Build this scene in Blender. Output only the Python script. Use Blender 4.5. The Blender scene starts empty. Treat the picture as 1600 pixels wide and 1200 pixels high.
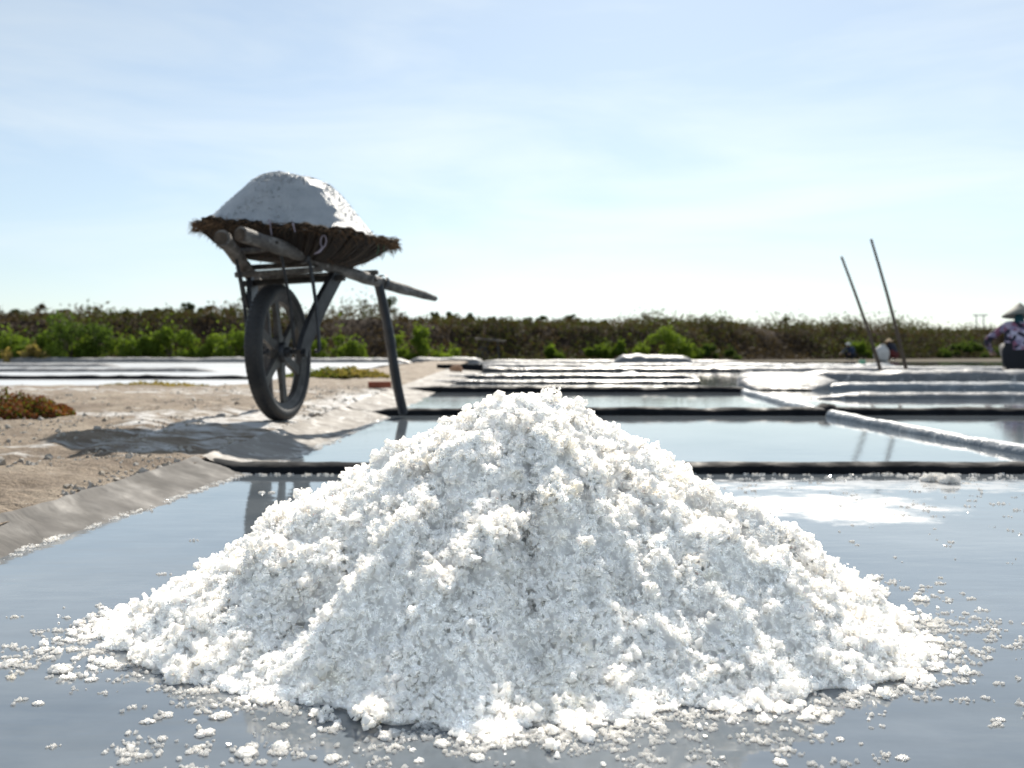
import bpy, math, random
import numpy as np
from mathutils import Vector, Matrix

# ------------------------------------------------------------------ camera, sky, sun, exposure
S = bpy.context.scene
COL = S.collection
rad = math.radians
SUN_EL, SUN_AZ = 38.5, 9.0          # degrees; azimuth from +Y towards +X
CAM_H = 0.376

cam_d = bpy.data.cameras.new('camera')
cam_d.sensor_width = 36.0
cam_d.lens = 35.0
cam_d.shift_y = -52.0 / 1600.0
cam_d.clip_start = 0.02
cam_d.clip_end = 6000
cam_d.dof.use_dof = True
cam_d.dof.focus_distance = 1.28
cam_d.dof.aperture_fstop = 7.5
cam = bpy.data.objects.new('camera', cam_d)
COL.objects.link(cam)
cam.location = (0, 0, CAM_H)
cam.rotation_euler = (rad(90), 0, 0)
S.camera = cam

W = bpy.data.worlds.new('World')
S.world = W
W.use_nodes = True
wn = W.node_tree
wn.nodes.clear()
def wnode(t, **kw):
    n = wn.nodes.new(t)
    for k, v in kw.items():
        setattr(n, k, v)
    return n
sky = wnode('ShaderNodeTexSky', sky_type='NISHITA')
sky.sun_disc = False
sky.sun_elevation = rad(SUN_EL)
sky.sun_rotation = rad(SUN_AZ)
sky.altitude = 0
sky.air_density = 1.0
sky.dust_density = 0.35
sky.ozone_density = 1.6
tc = wnode('ShaderNodeTexCoord')
mp = wnode('ShaderNodeMapping')
mp.inputs['Rotation'].default_value = (0.0, rad(7), rad(25))
mp.inputs['Scale'].default_value = (1.2, 1.2, 6.5)
wn.links.new(tc.outputs['Generated'], mp.inputs['Vector'])
nz = wnode('ShaderNodeTexNoise')
nz.inputs['Scale'].default_value = 1.9
nz.inputs['Detail'].default_value = 6
nz.inputs['Roughness'].default_value = 0.56
nz.inputs['Distortion'].default_value = 0.5
wn.links.new(mp.outputs['Vector'], nz.inputs['Vector'])
cr = wnode('ShaderNodeValToRGB')
cr.color_ramp.elements[0].position = 0.40
cr.color_ramp.elements[0].color = (0.42, 0.42, 0.42, 1)
cr.color_ramp.elements[1].position = 0.68
cr.color_ramp.elements[1].color = (1.0, 1.0, 1.0, 1)
wn.links.new(nz.outputs['Fac'], cr.inputs['Fac'])
# thin high cloud and haze: the same sky light with its colour washed out
hsv = wnode('ShaderNodeHueSaturation')
hsv.inputs['Saturation'].default_value = 0.26
hsv.inputs['Value'].default_value = 1.08
wn.links.new(sky.outputs['Color'], hsv.inputs['Color'])
tint = wnode('ShaderNodeMixRGB', blend_type='MULTIPLY')      # humid coastal air, slightly cooler than the clear model sky
tint.inputs['Fac'].default_value = 1.0
tint.inputs['Color2'].default_value = (0.935, 1.022, 1.07, 1)
mixc = wnode('ShaderNodeMixRGB')
wn.links.new(cr.outputs['Color'], mixc.inputs['Fac'])
wn.links.new(sky.outputs['Color'], mixc.inputs['Color1'])
wn.links.new(hsv.outputs['Color'], mixc.inputs['Color2'])
veil = wnode('ShaderNodeMixRGB')                             # even, thin veil of bright haze over the whole sky
veil.inputs['Fac'].default_value = 0.22
veil.inputs['Color2'].default_value = (7.6, 8.2, 8.9, 1)
wn.links.new(mixc.outputs['Color'], veil.inputs['Color1'])
wn.links.new(veil.outputs['Color'], tint.inputs['Color1'])
bg = wnode('ShaderNodeBackground')
bg.inputs['Strength'].default_value = 0.068
wn.links.new(tint.outputs['Color'], bg.inputs['Color'])
wo = wnode('ShaderNodeOutputWorld')
wn.links.new(bg.outputs['Background'], wo.inputs['Surface'])

sun_d = bpy.data.lights.new('sun', 'SUN')
sun_d.energy = 5.0
sun_d.angle = rad(0.53)
sun_d.color = (1.0, 0.93, 0.82)
sun = bpy.data.objects.new('sun', sun_d)
COL.objects.link(sun)
sv = Vector((math.sin(rad(SUN_AZ)) * math.cos(rad(SUN_EL)), math.cos(rad(SUN_AZ)) * math.cos(rad(SUN_EL)), math.sin(rad(SUN_EL))))
sun.rotation_euler = sv.to_track_quat('Z', 'Y').to_euler()
sun.location = (4, 20, 20)

S.view_settings.view_transform = 'Standard'
S.view_settings.look = 'None'
S.view_settings.gamma = 1
S.view_settings.use_curve_mapping = False
S.view_settings.exposure = 0.60
S.render.engine = 'CYCLES'
S.cycles.use_denoising = True
try:
    S.cycles.denoiser = 'OPENIMAGEDENOISE'
    S.cycles.denoising_input_passes = 'RGB_ALBEDO_NORMAL'
except Exception:
    pass
S.cycles.max_bounces = 7
S.cycles.diffuse_bounces = 4
S.cycles.transparent_max_bounces = 7
S.cycles.glossy_bounces = 4
S.cycles.transmission_bounces = 4
S.cycles.sample_clamp_indirect = 8
S.cycles.caustics_reflective = False
S.cycles.caustics_refractive = False

# ------------------------------------------------------------------ numpy helpers
RNG = np.random.default_rng(7)
random.seed(7)

def _hash(ix, iy, iz, seed):
    h = (ix.astype(np.int64) * 374761393 + iy.astype(np.int64) * 668265263 + iz.astype(np.int64) * 2147483647 + seed * 1274126177) & 0xFFFFFFFF
    h = ((h ^ (h >> 13)) * 1274126177) & 0xFFFFFFFF
    h = ((h ^ (h >> 16)) * 2246822519) & 0xFFFFFFFF
    return (h ^ (h >> 15)) & 0xFFFF

def vnoise(x, y, z=None, seed=0):
    """smooth value noise in -1..1"""
    x = np.asarray(x, float); y = np.asarray(y, float)
    z = np.zeros_like(x) if z is None else np.asarray(z, float)
    fx, fy, fz = np.floor(x), np.floor(y), np.floor(z)
    ux, uy, uz = x - fx, y - fy, z - fz
    ix, iy, iz = fx.astype(np.int64), fy.astype(np.int64), fz.astype(np.int64)
    sx, sy, sz = ux * ux * (3 - 2 * ux), uy * uy * (3 - 2 * uy), uz * uz * (3 - 2 * uz)
    def g(a, b, c):
        return _hash(ix + a, iy + b, iz + c, seed) / 32767.5 - 1.0
    x00 = g(0, 0, 0) * (1 - sx) + g(1, 0, 0) * sx
    x10 = g(0, 1, 0) * (1 - sx) + g(1, 1, 0) * sx
    x01 = g(0, 0, 1) * (1 - sx) + g(1, 0, 1) * sx
    x11 = g(0, 1, 1) * (1 - sx) + g(1, 1, 1) * sx
    return (x00 * (1 - sy) + x10 * sy) * (1 - sz) + (x01 * (1 - sy) + x11 * sy) * sz

def fbm(x, y, z=None, seed=0, octv=4, lac=2.03, gain=0.5):
    r, a, f = 0.0, 1.0, 1.0
    for k in range(octv):
        r = r + a * vnoise(np.asarray(x) * f + 17.3 * k, np.asarray(y) * f - 9.1 * k, None if z is None else np.asarray(z) * f + 4.7 * k, seed + k)
        a *= gain; f *= lac
    return r

def np_mesh(name, verts, faces, smooth=False):
    """verts (N,3), faces (M,k) uniform polygon size"""
    verts = np.ascontiguousarray(verts, np.float32)
    faces = np.ascontiguousarray(faces, np.int32)
    me = bpy.data.meshes.new(name)
    M, k = faces.shape
    me.vertices.add(len(verts)); me.vertices.foreach_set('co', verts.ravel())
    me.loops.add(M * k); me.loops.foreach_set('vertex_index', faces.ravel())
    me.polygons.add(M)
    me.polygons.foreach_set('loop_start', np.arange(0, M * k, k, dtype=np.int32))
    me.polygons.foreach_set('loop_total', np.full(M, k, np.int32))
    me.polygons.foreach_set('use_smooth', np.full(M, bool(smooth)))
    me.update(calc_edges=True)
    return me

def link(name, me, mats, parent=None, **props):
    o = bpy.data.objects.new(name, me)
    COL.objects.link(o)
    if me is not None:
        for m in (mats if isinstance(mats, (list, tuple)) else [mats]):
            if m is not None and len(me.materials) < len(mats if isinstance(mats, (list, tuple)) else [mats]):
                me.materials.append(m)
    if parent is not None:
        o.parent = parent
    for k, v in props.items():
        o[k] = v
    return o

def thing(name, label, cat, loc=(0, 0, 0), rz=0.0, group=None):
    o = bpy.data.objects.new(name, None)
    COL.objects.link(o)
    o.empty_display_size = 0.1
    o.location = loc; o.rotation_euler = (0, 0, rz)
    o['label'] = label; o['category'] = cat
    if group: o['group'] = group
    return o

def tag(o, label, cat, group=None, kind=None):
    o['label'] = label; o['category'] = cat
    if group: o['group'] = group
    if kind: o['kind'] = kind
    return o

class MB:
    def __init__(self):
        self.v = []; self.f = []
    def add(self, vs, fs):
        b = len(self.v)
        self.v += [tuple(p) for p in vs]
        self.f += [tuple(i + b for i in f) for f in fs]
        return self
    def box(self, size, loc=(0, 0, 0), rot=None, bev=0.0):
        sx, sy, sz = [s / 2 for s in size]
        M = Matrix.Translation(loc) @ (rot.to_4x4() if rot is not None else Matrix.Identity(4))
        b = min(bev, sx * .9, sy * .9, sz * .9)
        if b <= 0:
            P = [(x, y, z) for x in (-sx, sx) for y in (-sy, sy) for z in (-sz, sz)]
            F = [(0, 1, 3, 2), (4, 6, 7, 5), (0, 4, 5, 1), (2, 3, 7, 6), (0, 2, 6, 4), (1, 5, 7, 3)]
        else:
            P = []; idx = {}
            for a in (-1, 1):
                for c in (-1, 1):
                    for d in (-1, 1):
                        idx[(a, c, d)] = len(P)
                        P += [(a * sx, c * (sy - b), d * (sz - b)), (a * (sx - b), c * sy, d * (sz - b)), (a * (sx - b), c * (sy - b), d * sz)]
            F = []
            i = lambda a, c, d, k: idx[(a, c, d)] + k
            for a in (-1, 1):
                F.append((i(a, -1, -1, 0), i(a, 1, -1, 0), i(a, 1, 1, 0), i(a, -1, 1, 0)))
                F.append((i(-1, a, -1, 1), i(1, a, -1, 1), i(1, a, 1, 1), i(-1, a, 1, 1)))
                F.append((i(-1, -1, a, 2), i(1, -1, a, 2), i(1, 1, a, 2), i(-1, 1, a, 2)))
                for c in (-1, 1):
                    F.append((i(a, c, -1, 0), i(a, c, -1, 1), i(a, c, 1, 1), i(a, c, 1, 0)))
                    F.append((i(a, -1, c, 0), i(a, -1, c, 2), i(a, 1, c, 2), i(a, 1, c, 0)))
                    F.append((i(-1, a, c, 1), i(-1, a, c, 2), i(1, a, c, 2), i(1, a, c, 1)))
            for k in idx:
                F.append((idx[k], idx[k] + 1, idx[k] + 2))
        return self.add([M @ Vector(p) for p in P], F)
    def tube(self, pts, radii, n=12, cap=True, wob=0.0, flat=1.0):
        pts = [Vector(p) for p in pts]
        if not isinstance(radii, (list, tuple)): radii = [radii] * len(pts)
        rings = []
        up = Vector((0, 0, 1))
        d0 = (pts[1] - pts[0]).normalized()
        if abs(d0.dot(up)) > .9: up = Vector((1, 0, 0))
        s = d0.cross(up).normalized()
        vs = []
        for k, p in enumerate(pts):
            d = (pts[min(k + 1, len(pts) - 1)] - pts[max(k - 1, 0)]).normalized()
            s = (s - d * s.dot(d)).normalized()
            t = s.cross(d)
            for j in range(n):
                a = 2 * math.pi * j / n
                r = radii[k] * (1 + wob * random.uniform(-1, 1))
                vs.append(p + s * math.cos(a) * r + t * math.sin(a) * r * flat)
        fs = []
        for k in range(len(pts) - 1):
            for j in range(n):
                fs.append((k * n + j, k * n + (j + 1) % n, (k + 1) * n + (j + 1) % n, (k + 1) * n + j))
        if cap:
            fs.append(tuple(range(n - 1, -1, -1)))
            fs.append(tuple(range((len(pts) - 1) * n, len(pts) * n)))
        return self.add(vs, fs)
    def lathe(self, prof, n=48, M=None, closed=False, axis='Z'):
        M = M or Matrix.Identity(4)
        vs = []
        for j in range(n):
            a = 2 * math.pi * j / n
            for r, h in prof:
                p = Vector((r * math.cos(a), r * math.sin(a), h)) if axis == 'Z' else Vector((h, r * math.cos(a), r * math.sin(a)))
                vs.append(M @ p)
        m = len(prof); fs = []
        for j in range(n):
            for k in range(m if closed else m - 1):
                k2 = (k + 1) % m
                fs.append((j * m + k, ((j + 1) % n) * m + k, ((j + 1) % n) * m + k2, j * m + k2))
        return self.add(vs, fs)
    def build(self, name, mat, parent=None, smooth=False, **props):
        me = bpy.data.meshes.new(name)
        me.from_pydata(self.v, [], self.f)
        me.validate()
        if smooth:
            me.polygons.foreach_set('use_smooth', [True] * len(me.polygons))
            try:
                me.set_sharp_from_angle(angle=rad(42))
            except Exception:
                pass
        me.update()
        return link(name, me, mat, parent, **props)

# ------------------------------------------------------------------ materials
def new_mat(name):
    m = bpy.data.materials.new(name)
    m.use_nodes = True
    nt = m.node_tree
    p = nt.nodes['Principled BSDF']
    return m, nt, p

def N(nt, t, inp=None, **kw):
    n = nt.nodes.new(t)
    for k, v in kw.items(): setattr(n, k, v)
    for k, v in (inp or {}).items(): n.inputs[k].default_value = v
    return n

def coord(nt, scale=(1, 1, 1), kind='Object'):
    t = N(nt, 'ShaderNodeTexCoord')
    m = N(nt, 'ShaderNodeMapping')
    m.inputs['Scale'].default_value = scale
    nt.links.new(t.outputs[kind], m.inputs['Vector'])
    return m.outputs['Vector']

def noise(nt, vec, scale, detail=4, rough=.55, dist=0.0):
    n = N(nt, 'ShaderNodeTexNoise', {'Scale': scale, 'Detail': detail, 'Roughness': rough, 'Distortion': dist})
    nt.links.new(vec, n.inputs['Vector'])
    return n.outputs['Fac']

def ramp(nt, fac, stops):
    r = N(nt, 'ShaderNodeValToRGB')
    e = r.color_ramp.elements
    while len(e) < len(stops): e.new(0.5)
    for el, (p, c) in zip(e, stops):
        el.position = p
        el.color = (c, c, c, 1) if isinstance(c, (int, float)) else (*c, 1)
    nt.links.new(fac, r.inputs['Fac'])
    return r.outputs['Color']

def mixc_(nt, fac, a, b, bt='MIX'):
    m = N(nt, 'ShaderNodeMixRGB', blend_type=bt)
    for sock, v in (('Fac', fac), ('Color1', a), ('Color2', b)):
        if isinstance(v, bpy.types.NodeSocket): nt.links.new(v, m.inputs[sock])
        elif isinstance(v, (int, float)): m.inputs[sock].default_value = v
        else: m.inputs[sock].default_value = (*v, 1)
    return m.outputs['Color']

def mth(nt, op, a, b=0.0, clamp=False):
    m = N(nt, 'ShaderNodeMath', operation=op, use_clamp=clamp)
    for i, v in enumerate((a, b)):
        if isinstance(v, bpy.types.NodeSocket): nt.links.new(v, m.inputs[i])
        else: m.inputs[i].default_value = v
    return m.outputs[0]

def bump(nt, p, height, strength=.3, dist=.01):
    b = N(nt, 'ShaderNodeBump', {'Strength': strength, 'Distance': dist})
    nt.links.new(height, b.inputs['Height'])
    nt.links.new(b.outputs['Normal'], p.inputs['Normal'])
    return b

def simple(name, col, rough=.6, var=.25, scale=8, bmp=.2, bdist=.004, metal=0.0, col2=None, detail=5):
    m, nt, p = new_mat(name)
    v = coord(nt)
    f = noise(nt, v, scale, detail)
    c2 = col2 or tuple(c * (1 - var) for c in col)
    c1 = tuple(min(1, c * (1 + var * .5)) for c in col) if not col2 else col
    nt.links.new(ramp(nt, f, [(.32, c2), (.68, c1)]), p.inputs['Base Color'])
    p.inputs['Roughness'].default_value = rough
    p.inputs['Metallic'].default_value = metal
    if bmp: bump(nt, p, noise(nt, v, scale * 4, 5), bmp, bdist)
    return m

def mat_salt(name, trans=.32, base=(.94, .945, .95), stain=.5, wet=False, clear=0.0, sss=0.0):
    m, nt, p = new_mat(name)
    out = nt.nodes['Material Output']
    v = coord(nt)
    s1 = ramp(nt, noise(nt, v, 7.5, 3, .5), [(.56, 0.0), (.74, 1.0)])
    s2 = ramp(nt, noise(nt, v, 40, 2), [(.4, .0), (.7, 1.0)])
    f = mth(nt, 'MULTIPLY', s1, mth(nt, 'MULTIPLY', s2, stain))
    c = mixc_(nt, f, base, (.93, .80, .55))
    nt.links.new(c, p.inputs['Base Color'])
    p.inputs['Roughness'].default_value = .30 if not wet else .1
    p.inputs['IOR'].default_value = 1.5
    if sss > 0:
        p.subsurface_method = 'BURLEY'
        p.inputs['Subsurface Weight'].default_value = sss
        p.inputs['Subsurface Radius'].default_value = (1.0, .96, .88)
        p.inputs['Subsurface Scale'].default_value = .0095 if name != 'packed_salt' else .022
    t = N(nt, 'ShaderNodeBsdfTranslucent')
    nt.links.new(c, t.inputs['Color'])
    mx = N(nt, 'ShaderNodeMixShader', {'Fac': trans})
    nt.links.new(p.outputs[0], mx.inputs[1]); nt.links.new(t.outputs[0], mx.inputs[2])
    # crystals are clear enough to pass part of the light straight through
    tr = N(nt, 'ShaderNodeBsdfTransparent', {'Color': (.97, .98, .99, 1)})
    m2 = N(nt, 'ShaderNodeMixShader', {'Fac': clear})
    nt.links.new(mx.outputs[0], m2.inputs[1]); nt.links.new(tr.outputs[0], m2.inputs[2])
    nt.links.new(m2.outputs[0] if clear > 0 else mx.outputs[0], out.inputs['Surface'])
    return m

M_SALT = mat_salt('salt', .12, (.96, .937, .905), .5, False, 0, .95)
M_MOUND = mat_salt('packed_salt', .0, (.97, .955, .925), .7, False, 0, 1.0)
M_WETSALT = mat_salt('wet_salt', .25, (.82, .80, .77), .25, True, .22, .40)

def mat_fine_salt():
    m, nt, p = new_mat('fine_salt')
    v = coord(nt)
    nt.links.new(ramp(nt, noise(nt, v, 14, 6), [(.3, (.36, .395, .43)), (.7, (.50, .525, .55))]), p.inputs['Base Color'])
    p.inputs['Roughness'].default_value = .45
    bump(nt, p, noise(nt, v, 150, 6, .7), .7, .01)
    return m
M_FINE = mat_fine_salt()

def mat_water():
    m, nt, p = new_mat('brine')
    v = coord(nt)
    # thin brine over a grey, silty plastic floor; pale salt patches lie on the floor
    silt = ramp(nt, noise(nt, v, 1.6, 7, .62), [(.3, (.076, .096, .118)), (.7, (.195, .216, .234))])
    streak = ramp(nt, noise(nt, coord(nt, (2.0, 9.0, 1)), 3.0, 5, .6, .4), [(.35, .92), (.7, 1.06)])
    silt = mixc_(nt, 1.0, silt, streak, 'MULTIPLY')
    # salt crust patch on the floor of the nearest pan (position in metres)
    sep = N(nt, 'ShaderNodeSeparateXYZ')
    nt.links.new(coord(nt), sep.inputs[0])
    dx = mth(nt, 'DIVIDE', mth(nt, 'SUBTRACT', sep.outputs['X'], 0.80), .27)
    dy = mth(nt, 'DIVIDE', mth(nt, 'SUBTRACT', sep.outputs['Y'], 2.40), .27)
    r2 = mth(nt, 'ADD', mth(nt, 'MULTIPLY', dx, dx), mth(nt, 'MULTIPLY', dy, dy))
    wob = mth(nt, 'MULTIPLY', mth(nt, 'SUBTRACT', noise(nt, v, 6, 6, .65), .5), 3.4)
    msk = ramp(nt, mth(nt, 'ADD', r2, wob), [(.05, .9), (1.15, 0.0)])
    dx2 = mth(nt, 'DIVIDE', mth(nt, 'SUBTRACT', sep.outputs['X'], 1.15), 1.2)
    dy2 = mth(nt, 'DIVIDE', mth(nt, 'SUBTRACT', sep.outputs['Y'], 2.78), .18)
    r3 = mth(nt, 'ADD', mth(nt, 'MULTIPLY', dx2, dx2), mth(nt, 'MULTIPLY', dy2, dy2))
    wob2 = mth(nt, 'MULTIPLY', mth(nt, 'SUBTRACT', noise(nt, coord(nt, (2.2, 5, 1)), 4, 6, .7), .5), 4.5)
    msk2 = ramp(nt, mth(nt, 'ADD', r3, wob2), [(.0, .5), (.6, 0.0)])
    msk = mth(nt, 'MAXIMUM', msk, msk2)
    col = mixc_(nt, msk, silt, (.74, .72, .70))
    nt.links.new(col, p.inputs['Base Color'])
    p.inputs['IOR'].default_value = 1.80
    rg = mth(nt, 'ADD', mth(nt, 'MULTIPLY', msk, .42), ramp(nt, noise(nt, v, 1.7, 3), [(.4, .025), (.7, .06)]), True)
    nt.links.new(rg, p.inputs['Roughness'])
    b1 = noise(nt, coord(nt, (5, 14, 1)), 1.6, 3, .5)
    b2 = noise(nt, coord(nt, (30, 70, 1)), 1.0, 2, .5)
    h = mth(nt, 'ADD', b1, mth(nt, 'MULTIPLY', b2, .10))
    bump(nt, p, h, .045, .010)
    return m
M_WATER = mat_water()

def mat_whitepan():
    m, nt, p = new_mat('salt_pan_floor')
    v = coord(nt, (1, 2.5, 1))
    nt.links.new(ramp(nt, noise(nt, v, .9, 5), [(.35, (.44, .45, .46)), (.65, (.66, .66, .66))]), p.inputs['Base Color'])
    p.inputs['Roughness'].default_value = .35
    return m
M_WHITEPAN = mat_whitepan()

def mat_path():
    m, nt, p = new_mat('sandy_path')
    v = coord(nt)
    g = ramp(nt, noise(nt, v, 3.2, 7, .62), [(.28, (.160, .116, .078)), (.5, (.268, .208, .150)), (.72, (.39, .322, .245))])
    fine = ramp(nt, noise(nt, v, 60, 5, .65), [(.3, .70), (.7, 1.18)])
    g = mixc_(nt, 1.0, g, fine, 'MULTIPLY')
    # salt bloom: drifts of white crust, thickest round the wheel and along the pan edge
    sep = N(nt, 'ShaderNodeSeparateXYZ')
    nt.links.new(v, sep.inputs[0])
    def blob(cx, cy, rx, ry):
        dx = mth(nt, 'DIVIDE', mth(nt, 'SUBTRACT', sep.outputs['X'], cx), rx)
        dy = mth(nt, 'DIVIDE', mth(nt, 'SUBTRACT', sep.outputs['Y'], cy), ry)
        r2 = mth(nt, 'ADD', mth(nt, 'MULTIPLY', dx, dx), mth(nt, 'MULTIPLY', dy, dy))
        return mth(nt, 'SUBTRACT', 1.0, mth(nt, 'MULTIPLY', r2, 1.0), True)
    w = mth(nt, 'MAXIMUM', blob(-1.15, 4.6, .62, 1.5), blob(-1.05, 6.6, .30, 3.4))
    w = mth(nt, 'MAXIMUM', w, mth(nt, 'MULTIPLY', blob(-1.9, 4.9, 1.1, .5), .8))
    w = mth(nt, 'MAXIMUM', w, mth(nt, 'MULTIPLY', blob(-3.4, 7.6, 4.5, 1.0), .62))
    w = mth(nt, 'MAXIMUM', w, mth(nt, 'MULTIPLY', blob(-1.25, 3.3, .5, .35), .55))
    w = mth(nt, 'MAXIMUM', w, mth(nt, 'MULTIPLY', blob(-1.7, 3.05, .5, .10), .6))
    nn = noise(nt, coord(nt, (2.2, 4.2, 1)), 2.4, 7, .66)
    sm = mth(nt, 'ADD', mth(nt, 'MULTIPLY', w, .54), mth(nt, 'MULTIPLY', mth(nt, 'SUBTRACT', nn, .5), 2.1))
    sm = ramp(nt, sm, [(.24, 0.0), (.56, .85)])
    c = mixc_(nt, sm, g, (.80, .795, .785))
    nt.links.new(c, p.inputs['Base Color'])
    p.inputs['Roughness'].default_value = .8
    p.inputs['Specular IOR Level'].default_value = .3
    h = mth(nt, 'ADD', noise(nt, v, 24, 7, .65), mth(nt, 'MULTIPLY', noise(nt, v, 130, 4, .6), .35))
    bump(nt, p, h, 1.0, .03)
    return m
M_PATH = mat_path()
M_GROUND = simple('dry_ground', (.095, .080, .055), .9, .4, .3, .3, .05)
M_DIRT = simple('dike_earth', (.040, .028, .020), .95, .5, 1.2, .6, .1)

def mat_plastic(name, c1, c2, rough, bs=.5, salt=0.0, rs=6.0):
    m, nt, p = new_mat(name)
    v = coord(nt)
    c = ramp(nt, noise(nt, v, 5, 6, .6), [(.3, c2), (.7, c1)])
    if salt:
        s = ramp(nt, noise(nt, v, 13, 6, .7), [(.62 - salt * .3, 0.0), (.72 - salt * .2, .85)])
        c = mixc_(nt, s, c, (.82, .81, .79))
    nt.links.new(c, p.inputs['Base Color'])
    p.inputs['Specular IOR Level'].default_value = (.14 if rough > .7 else .28) if rough > .36 else .4
    nt.links.new(ramp(nt, noise(nt, v, 11, 3), [(.3, rough * .7), (.7, rough * 1.4)]), p.inputs['Roughness'])
    h = mth(nt, 'ADD', noise(nt, coord(nt, (1.0, 2.6, 2.6)), rs, 4, .55, 1.0), mth(nt, 'MULTIPLY', noise(nt, v, 45, 3), .22))
    bump(nt, p, h, bs, .03)
    return m
M_BLACK = mat_plastic('black_sheet', (.012, .014, .018), (.006, .007, .009), .75, .22, 0.0, 6)
M_BLACK_FAR = mat_plastic('worn_black_sheet', (.030, .032, .037), (.012, .014, .017), .30, .6, .03, 5)
M_GREY = mat_plastic('grey_sheet', (.25, .255, .265), (.13, .135, .145), .48, .8, .12, 4)
M_PALE = mat_plastic('pale_sheet', (.27, .262, .255), (.16, .16, .165), .5, .6, .10, 4)
M_LINER = mat_plastic('liner_sheet', (.215, .203, .19), (.125, .118, .11), .8, .2, .0, 4)
M_LINER_SALT = mat_plastic('salted_liner_sheet', (.36, .335, .305), (.23, .212, .195), .75, .4, .22, 4)
M_CLEAR = mat_plastic('blue_grey_sheet', (.27, .30, .33), (.15, .17, .195), .45, .7, .10, 4)

M_DIRT.node_tree.nodes['Principled BSDF'].inputs['Specular IOR Level'].default_value = .05
M_GROUND.node_tree.nodes['Principled BSDF'].inputs['Specular IOR Level'].default_value = .1

# ------------------------------------------------------------------ ground, path, pans
gm = MB()
gm.add([(-3000, -200, -.06), (3000, -200, -.06), (3000, 5000, -.06), (-3000, 5000, -.06)], [(0, 1, 2, 3)])
gm.build('ground', M_GROUND, kind='structure')

def path_edge(y):
    return np.interp(y, [0, 1.9, 2.9, 5.0, 8, 16, 40], [-1.06, -1.005, -.955, -.955, -1.0, -1.12, -1.5])

def path_h(x, y):
    e = path_edge(y)
    d = e - x                                   # metres inland from the pan edge
    h = .036 + .030 * np.clip(d / .35, 0, 1) ** .7
    h = h + (.010 * fbm(x * 3, y * 3, seed=3, octv=4) + .006 * fbm(x * 14, y * 14, seed=9, octv=4)) * np.clip(d / .08, .15, 1)
    # shallow wheel ruts along the path
    for off in (.42, .78, 1.35):
        h = h - .012 * np.exp(-((d - off - .05 * np.sin(y * 1.3 + off * 7)) / .05) ** 2)
    h = h + .018 * np.maximum(0, fbm(x * 1.1, y * 1.1, seed=21, octv=3)) * np.clip((d - .5) / 1.0, 0, 1)
    # low salt-crusted hump beside the wheel
    h = h + .022 * np.exp(-(((x + 1.42) / .30) ** 2 + ((y - 4.30) / .22) ** 2))
    # bottoms of the white pans beyond
    inp = np.clip((-2.45 - x) / .25, 0, 1) * np.clip((y - 9.0) / .35, 0, 1)
    h = h * (1 - inp) + (-.03) * inp
    h = np.where(d < 0, .036 + d * 1.2, h)
    return h

xs = np.concatenate([np.linspace(-30, -9, 25)[:-1], np.linspace(-9, -3.2, 70)[:-1], np.linspace(-3.2, -.94, 170)])
ys = np.concatenate([np.linspace(.3, 1.6, 20)[:-1], 1.6 * (6.5 / 1.6) ** np.linspace(0, 1, 210), 6.5 * (45 / 6.5) ** np.linspace(0, 1, 110)[1:]])
gx, gy = np.meshgrid(xs, ys)
ex = path_edge(gy)
sel = gx > -3.2
gx = np.where(sel, -3.2 + (gx + 3.2) / (-.94 + 3.2) * (ex + 3.2), gx)
gz = path_h(gx, gy)
nx_, ny_ = len(xs), len(ys)
idx = np.arange(nx_ * ny_).reshape(ny_, nx_)
fc = np.stack([idx[:-1, :-1], idx[:-1, 1:], idx[1:, 1:], idx[1:, :-1]], -1).reshape(-1, 4)
link('path', np_mesh('path', np.stack([gx, gy, gz], -1).reshape(-1, 3), fc, True), M_PATH, kind='structure')

def sheet(name, x0, x1, y0, y1, z, mat, **kw):
    m = MB().add([(x0, y0, z), (x1, y0, z), (x1, y1, z), (x0, y1, z)], [(0, 1, 2, 3)])
    return m.build(name, mat, **kw)

ROWS = [(-.3, 3.09), (3.09, 5.84), (5.84, 9.05), (9.05, 13.9), (13.9, 18.3), (18.3, 26.0), (26, 34)]
for a, b in ROWS:
    sheet('pan_water', -1.3, 1.9 if a > 2 else 9, a, b, 0.0, M_WATER, kind='structure')
for a, b in ((3.09, 5.84), (5.84, 7.75), (7.75, 10.4), (10.4, 18.3), (18.3, 34)):
    sheet('pan_water', 1.9, 26, a, b, 0.0, M_WATER, kind='structure')

# white salt pans left of the path
for (y0, y1, x0, x1, z) in ((9.25, 12.4, -22, -2.62, .018), (12.4, 16.6, -24, -2.75, .020), (16.6, 22, -26, -2.9, .022), (22, 29.5, -30, -3.1, .024)):
    sheet('salt_pan_floor', x0, x1, y0, y1, z, M_WHITEPAN, kind='structure')

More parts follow.
